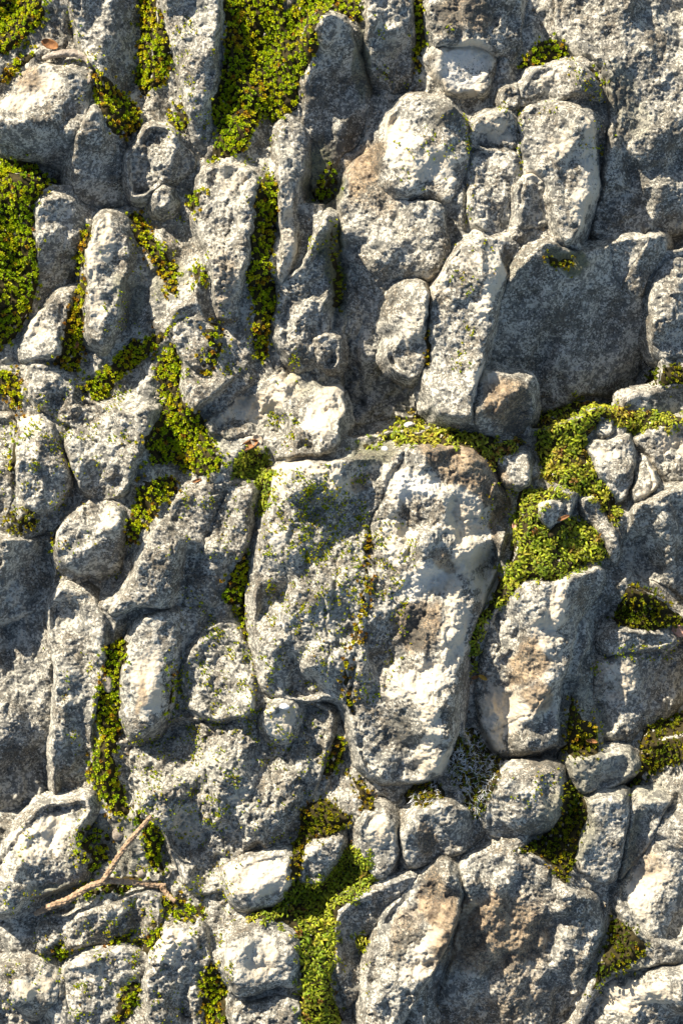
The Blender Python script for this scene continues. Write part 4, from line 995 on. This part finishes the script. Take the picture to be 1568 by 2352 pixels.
def dead_leaf(x, y, L, W, rot, curl, mat, label, lift=2.0, cat="leaf"):
    z = float(samp(ZM, np.array([(x - 784) * K]), np.array([(y - 1176) * K]))[0]) + lift
    p = um(x, y, z)
    n, m_ = 12, 7
    s = np.linspace(-1, 1, n); w = np.linspace(-1, 1, m_)
    S, Wd = np.meshgrid(s, w, indexing='ij')
    half = W * np.sqrt(np.clip(1 - np.abs(S) ** 1.8, .01, 1))
    X = S * L; Y = Wd * half
    Z = curl * (Wd ** 2) * W + .35 * curl * (S ** 2) * L + .4 * perlin(S * 2 + x, Wd * 2 + y, 77)
    a = math.radians(rot); c_, s_ = math.cos(a), math.sin(a)
    top = np.stack([X * c_ - Y * s_, X * s_ + Y * c_, Z], -1).reshape(-1, 3)
    V = np.concatenate([top, top - [0, 0, .35]]) + p
    idx = np.arange(n * m_).reshape(n, m_)
    q = np.stack([idx[:-1, :-1], idx[1:, :-1], idx[1:, 1:], idx[:-1, 1:]], -1).reshape(-1, 4)
    q2 = q[:, ::-1] + n * m_
    rim = np.concatenate([idx[:, 0], idx[-1, 1:], idx[-2::-1, -1], idx[0, -2:0:-1]])
    rn = np.roll(rim, -1); q3 = np.stack([rn, rim, rim + n * m_, rn + n * m_], 1)
    o = new_mesh_object("dead_leaf", V, np.concatenate([q, q2, q3]), 4, mat, None, p)
    return tag(o, label, cat)
dead_leaf(572, 1022, 10, 4.5, 25, .5, LEAF, "curled orange dead leaf behind the bright feathery cushion", 3)
dead_leaf(590, 1012, 6, 6, 80, .3, PALELEAF, "faded pale leaf leaning on the orange dead leaf", 5)
dead_leaf(116, 102, 9, 5, -20, .4, LEAF, "rust-red leaf scrap in the shade below the corner moss", 4)
dead_leaf(176, 793, 4, 2, 60, .5, LEAF, "tiny orange leaf in the ribbon moss by the rock finger", 7)
dead_leaf(1292, 1190, 7, 2.0, 25, .3, LEAF, "brown leaf shred beside the little ringed stone", 9)
dead_leaf(1108, 1556, 5, 2.2, -30, .5, simple_noise_material("golden_leaf", (0.30, 0.16, 0.02), (0.42, 0.26, 0.04), 200, .6), "golden leaf tip at the end of the curly moss tail", 3)
dead_leaf(1090, 1556, 4, 1.8, 20, .5, LEAF, "reddish leaf sliver next to the golden leaf tip", 3)
dead_leaf(1182, 1206, 4.5, 3.0, 70, .4, PINK, "salmon-coloured leaf scrap at the central slab's right edge", 5)
dead_leaf(452, 1104+0, 5, 1.6, 20, .5, LEAF, "brown leaf sliver at the foot of the long moss run", 4)
dead_leaf(1358, 1702, 6, 2.0, -10, .4, LEAF, "crumpled red-brown leaf in the dark gully moss", 6)

# hair-pointed moss tufts
HAIRY = [
("grey-white haired moss tuft right of the cream slab's foot", [(1060,1680),(1092,1690),(1112,1722),(1150,1760),(1178,1782),(1160,1802),(1120,1832),(1100,1882),(1070,1852),(1042,1802),(1034,1760),(1050,1720)], 1.0),
("golden olive tuft fringed with white hairs under the central slab", [(928,1842),(960,1802),(1010,1802),(1012,1840),(962,1862)], .35),
]
for label, pts, hairs in HAIRY:
    P0 = np.asarray(pts, float)
    P = chaikin(np.stack([(P0[:, 0] - 784) * K, (P0[:, 1] - 1176) * K], 1), 1)
    x0, y0 = P.min(0) - 8; x1, y1 = P.max(0) + 8
    i0, i1 = np.searchsorted(xs, [x0, x1]); j0, j1 = np.searchsorted(ys, [y0, y1])
    sl = (slice(j0, j1), slice(i0, i1))
    d = poly_dist(GX[sl] + .5 * wX[sl], GY[sl] + .5 * wY[sl], P)
    H = blur(ZTOP[sl], 12) + 9 * smooth(-1, 12, d) - 4 * (1 - smooth(-2, 3, d)) + 1.5 * nlump[sl]
    mo = lattice_mesh("hair_moss_tuft", sl, H, d > -2.5, MAT, attr=False)
    tag(mo, label, "moss", "moss growing between the stones")
    org = np.array(mo.location) * 1000
    def spots(sp):
        nx = int((x1 - x0) / sp) + 1; ny = int((y1 - y0) / sp) + 1
        px = (prs.random(nx * ny) * (x1 - x0) + x0); py = (prs.random(nx * ny) * (y1 - y0) + y0)
        ok = poly_dist(px, py, P) > -1.5
        px, py = px[ok], py[ok]
        zz = np.empty(len(px))
        jj = np.clip(np.round(py - ys[j0]).astype(int), 0, H.shape[0] - 1); ii = np.clip(np.round(px - xs[i0]).astype(int), 0, H.shape[1] - 1)
        zz = H[jj, ii]
        cx, cy = P.mean(0)
        n = np.stack([(px - cx) * .02, -(py - cy) * .02, np.ones(len(px))], 1) + np.stack([prs.normal(0, .25, len(px)), prs.normal(0, .25, len(px)), 0 * px], 1)
        return np.stack([px, -py, zz], 1), n
    pos, n = spots(3.6)
    s1 = shoots_mesh("shoots", 'd', pos, n, prs.uniform(1.0, 1.5, len(pos)), np.clip(.35 + prs.normal(0, .2, len(pos)) + (.25 if hairs < .5 else 0), 0, 1), DARKM, mo, org); s1["kind"] = "stuff"
    pos, n = spots(4.0 / math.sqrt(hairs))
    pos[:, 2] += 1.0
    s2 = shoots_mesh("white_hairs", 'h', pos, n, prs.uniform(.8, 1.25, len(pos)), np.full(len(pos), .5), HAIR, mo, org); s2["kind"] = "stuff"

# loose grit and crumbs lying in the joints
lowpart = (OWNER < 0) & (ZTOP < blur(ZTOP, 12) - 1.5)
jj, ii = np.nonzero(lowpart)
pick = prs.choice(len(jj), 2600, replace=False)
gx_, gy_ = xs[ii[pick]] + prs.uniform(-.5, .5, 2600), ys[jj[pick]] + prs.uniform(-.5, .5, 2600)
gz = samp(ZM, gx_, gy_)
oct_v = np.array([[1, 0, 0], [-1, 0, 0], [0, 1, 0], [0, -1, 0], [0, 0, 1], [0, 0, -1]], float)
oct_f = np.array([[0, 2, 4], [2, 1, 4], [1, 3, 4], [3, 0, 4], [2, 0, 5], [1, 2, 5], [3, 1, 5], [0, 3, 5]])
sz = (prs.gamma(2.0, .45, 2600) + .35)[:, None, None] * prs.uniform(.55, 1.3, (2600, 6, 1)) * np.array([1, 1, .7])
a_ = prs.random(2600) * 6.283; ca, sa = np.cos(a_)[:, None], np.sin(a_)[:, None]
v = oct_v[None] * sz; v = np.stack([v[..., 0] * ca - v[..., 1] * sa, v[..., 0] * sa + v[..., 1] * ca, v[..., 2]], -1)
v = v + np.stack([gx_, -gy_, gz + .3], 1)[:, None]
f = (oct_f[None] + (np.arange(2600) * 6)[:, None, None]).reshape(-1, 3)
gc = np.repeat(np.stack([np.clip(prs.normal(.3, .5, 2600), 0, 1), np.clip(prs.normal(.3, .5, 2600), 0, 1), 0 * a_, np.clip(prs.normal(.0, .3, 2600), 0, 1)], 1), 6, 0)
o = new_mesh_object("grit", v.reshape(-1, 3), f, 3, ROCK, None, None, {"tint": gc}, False)
tag(o, "loose grit and rock crumbs lying in the joints", "grit", None, "stuff")
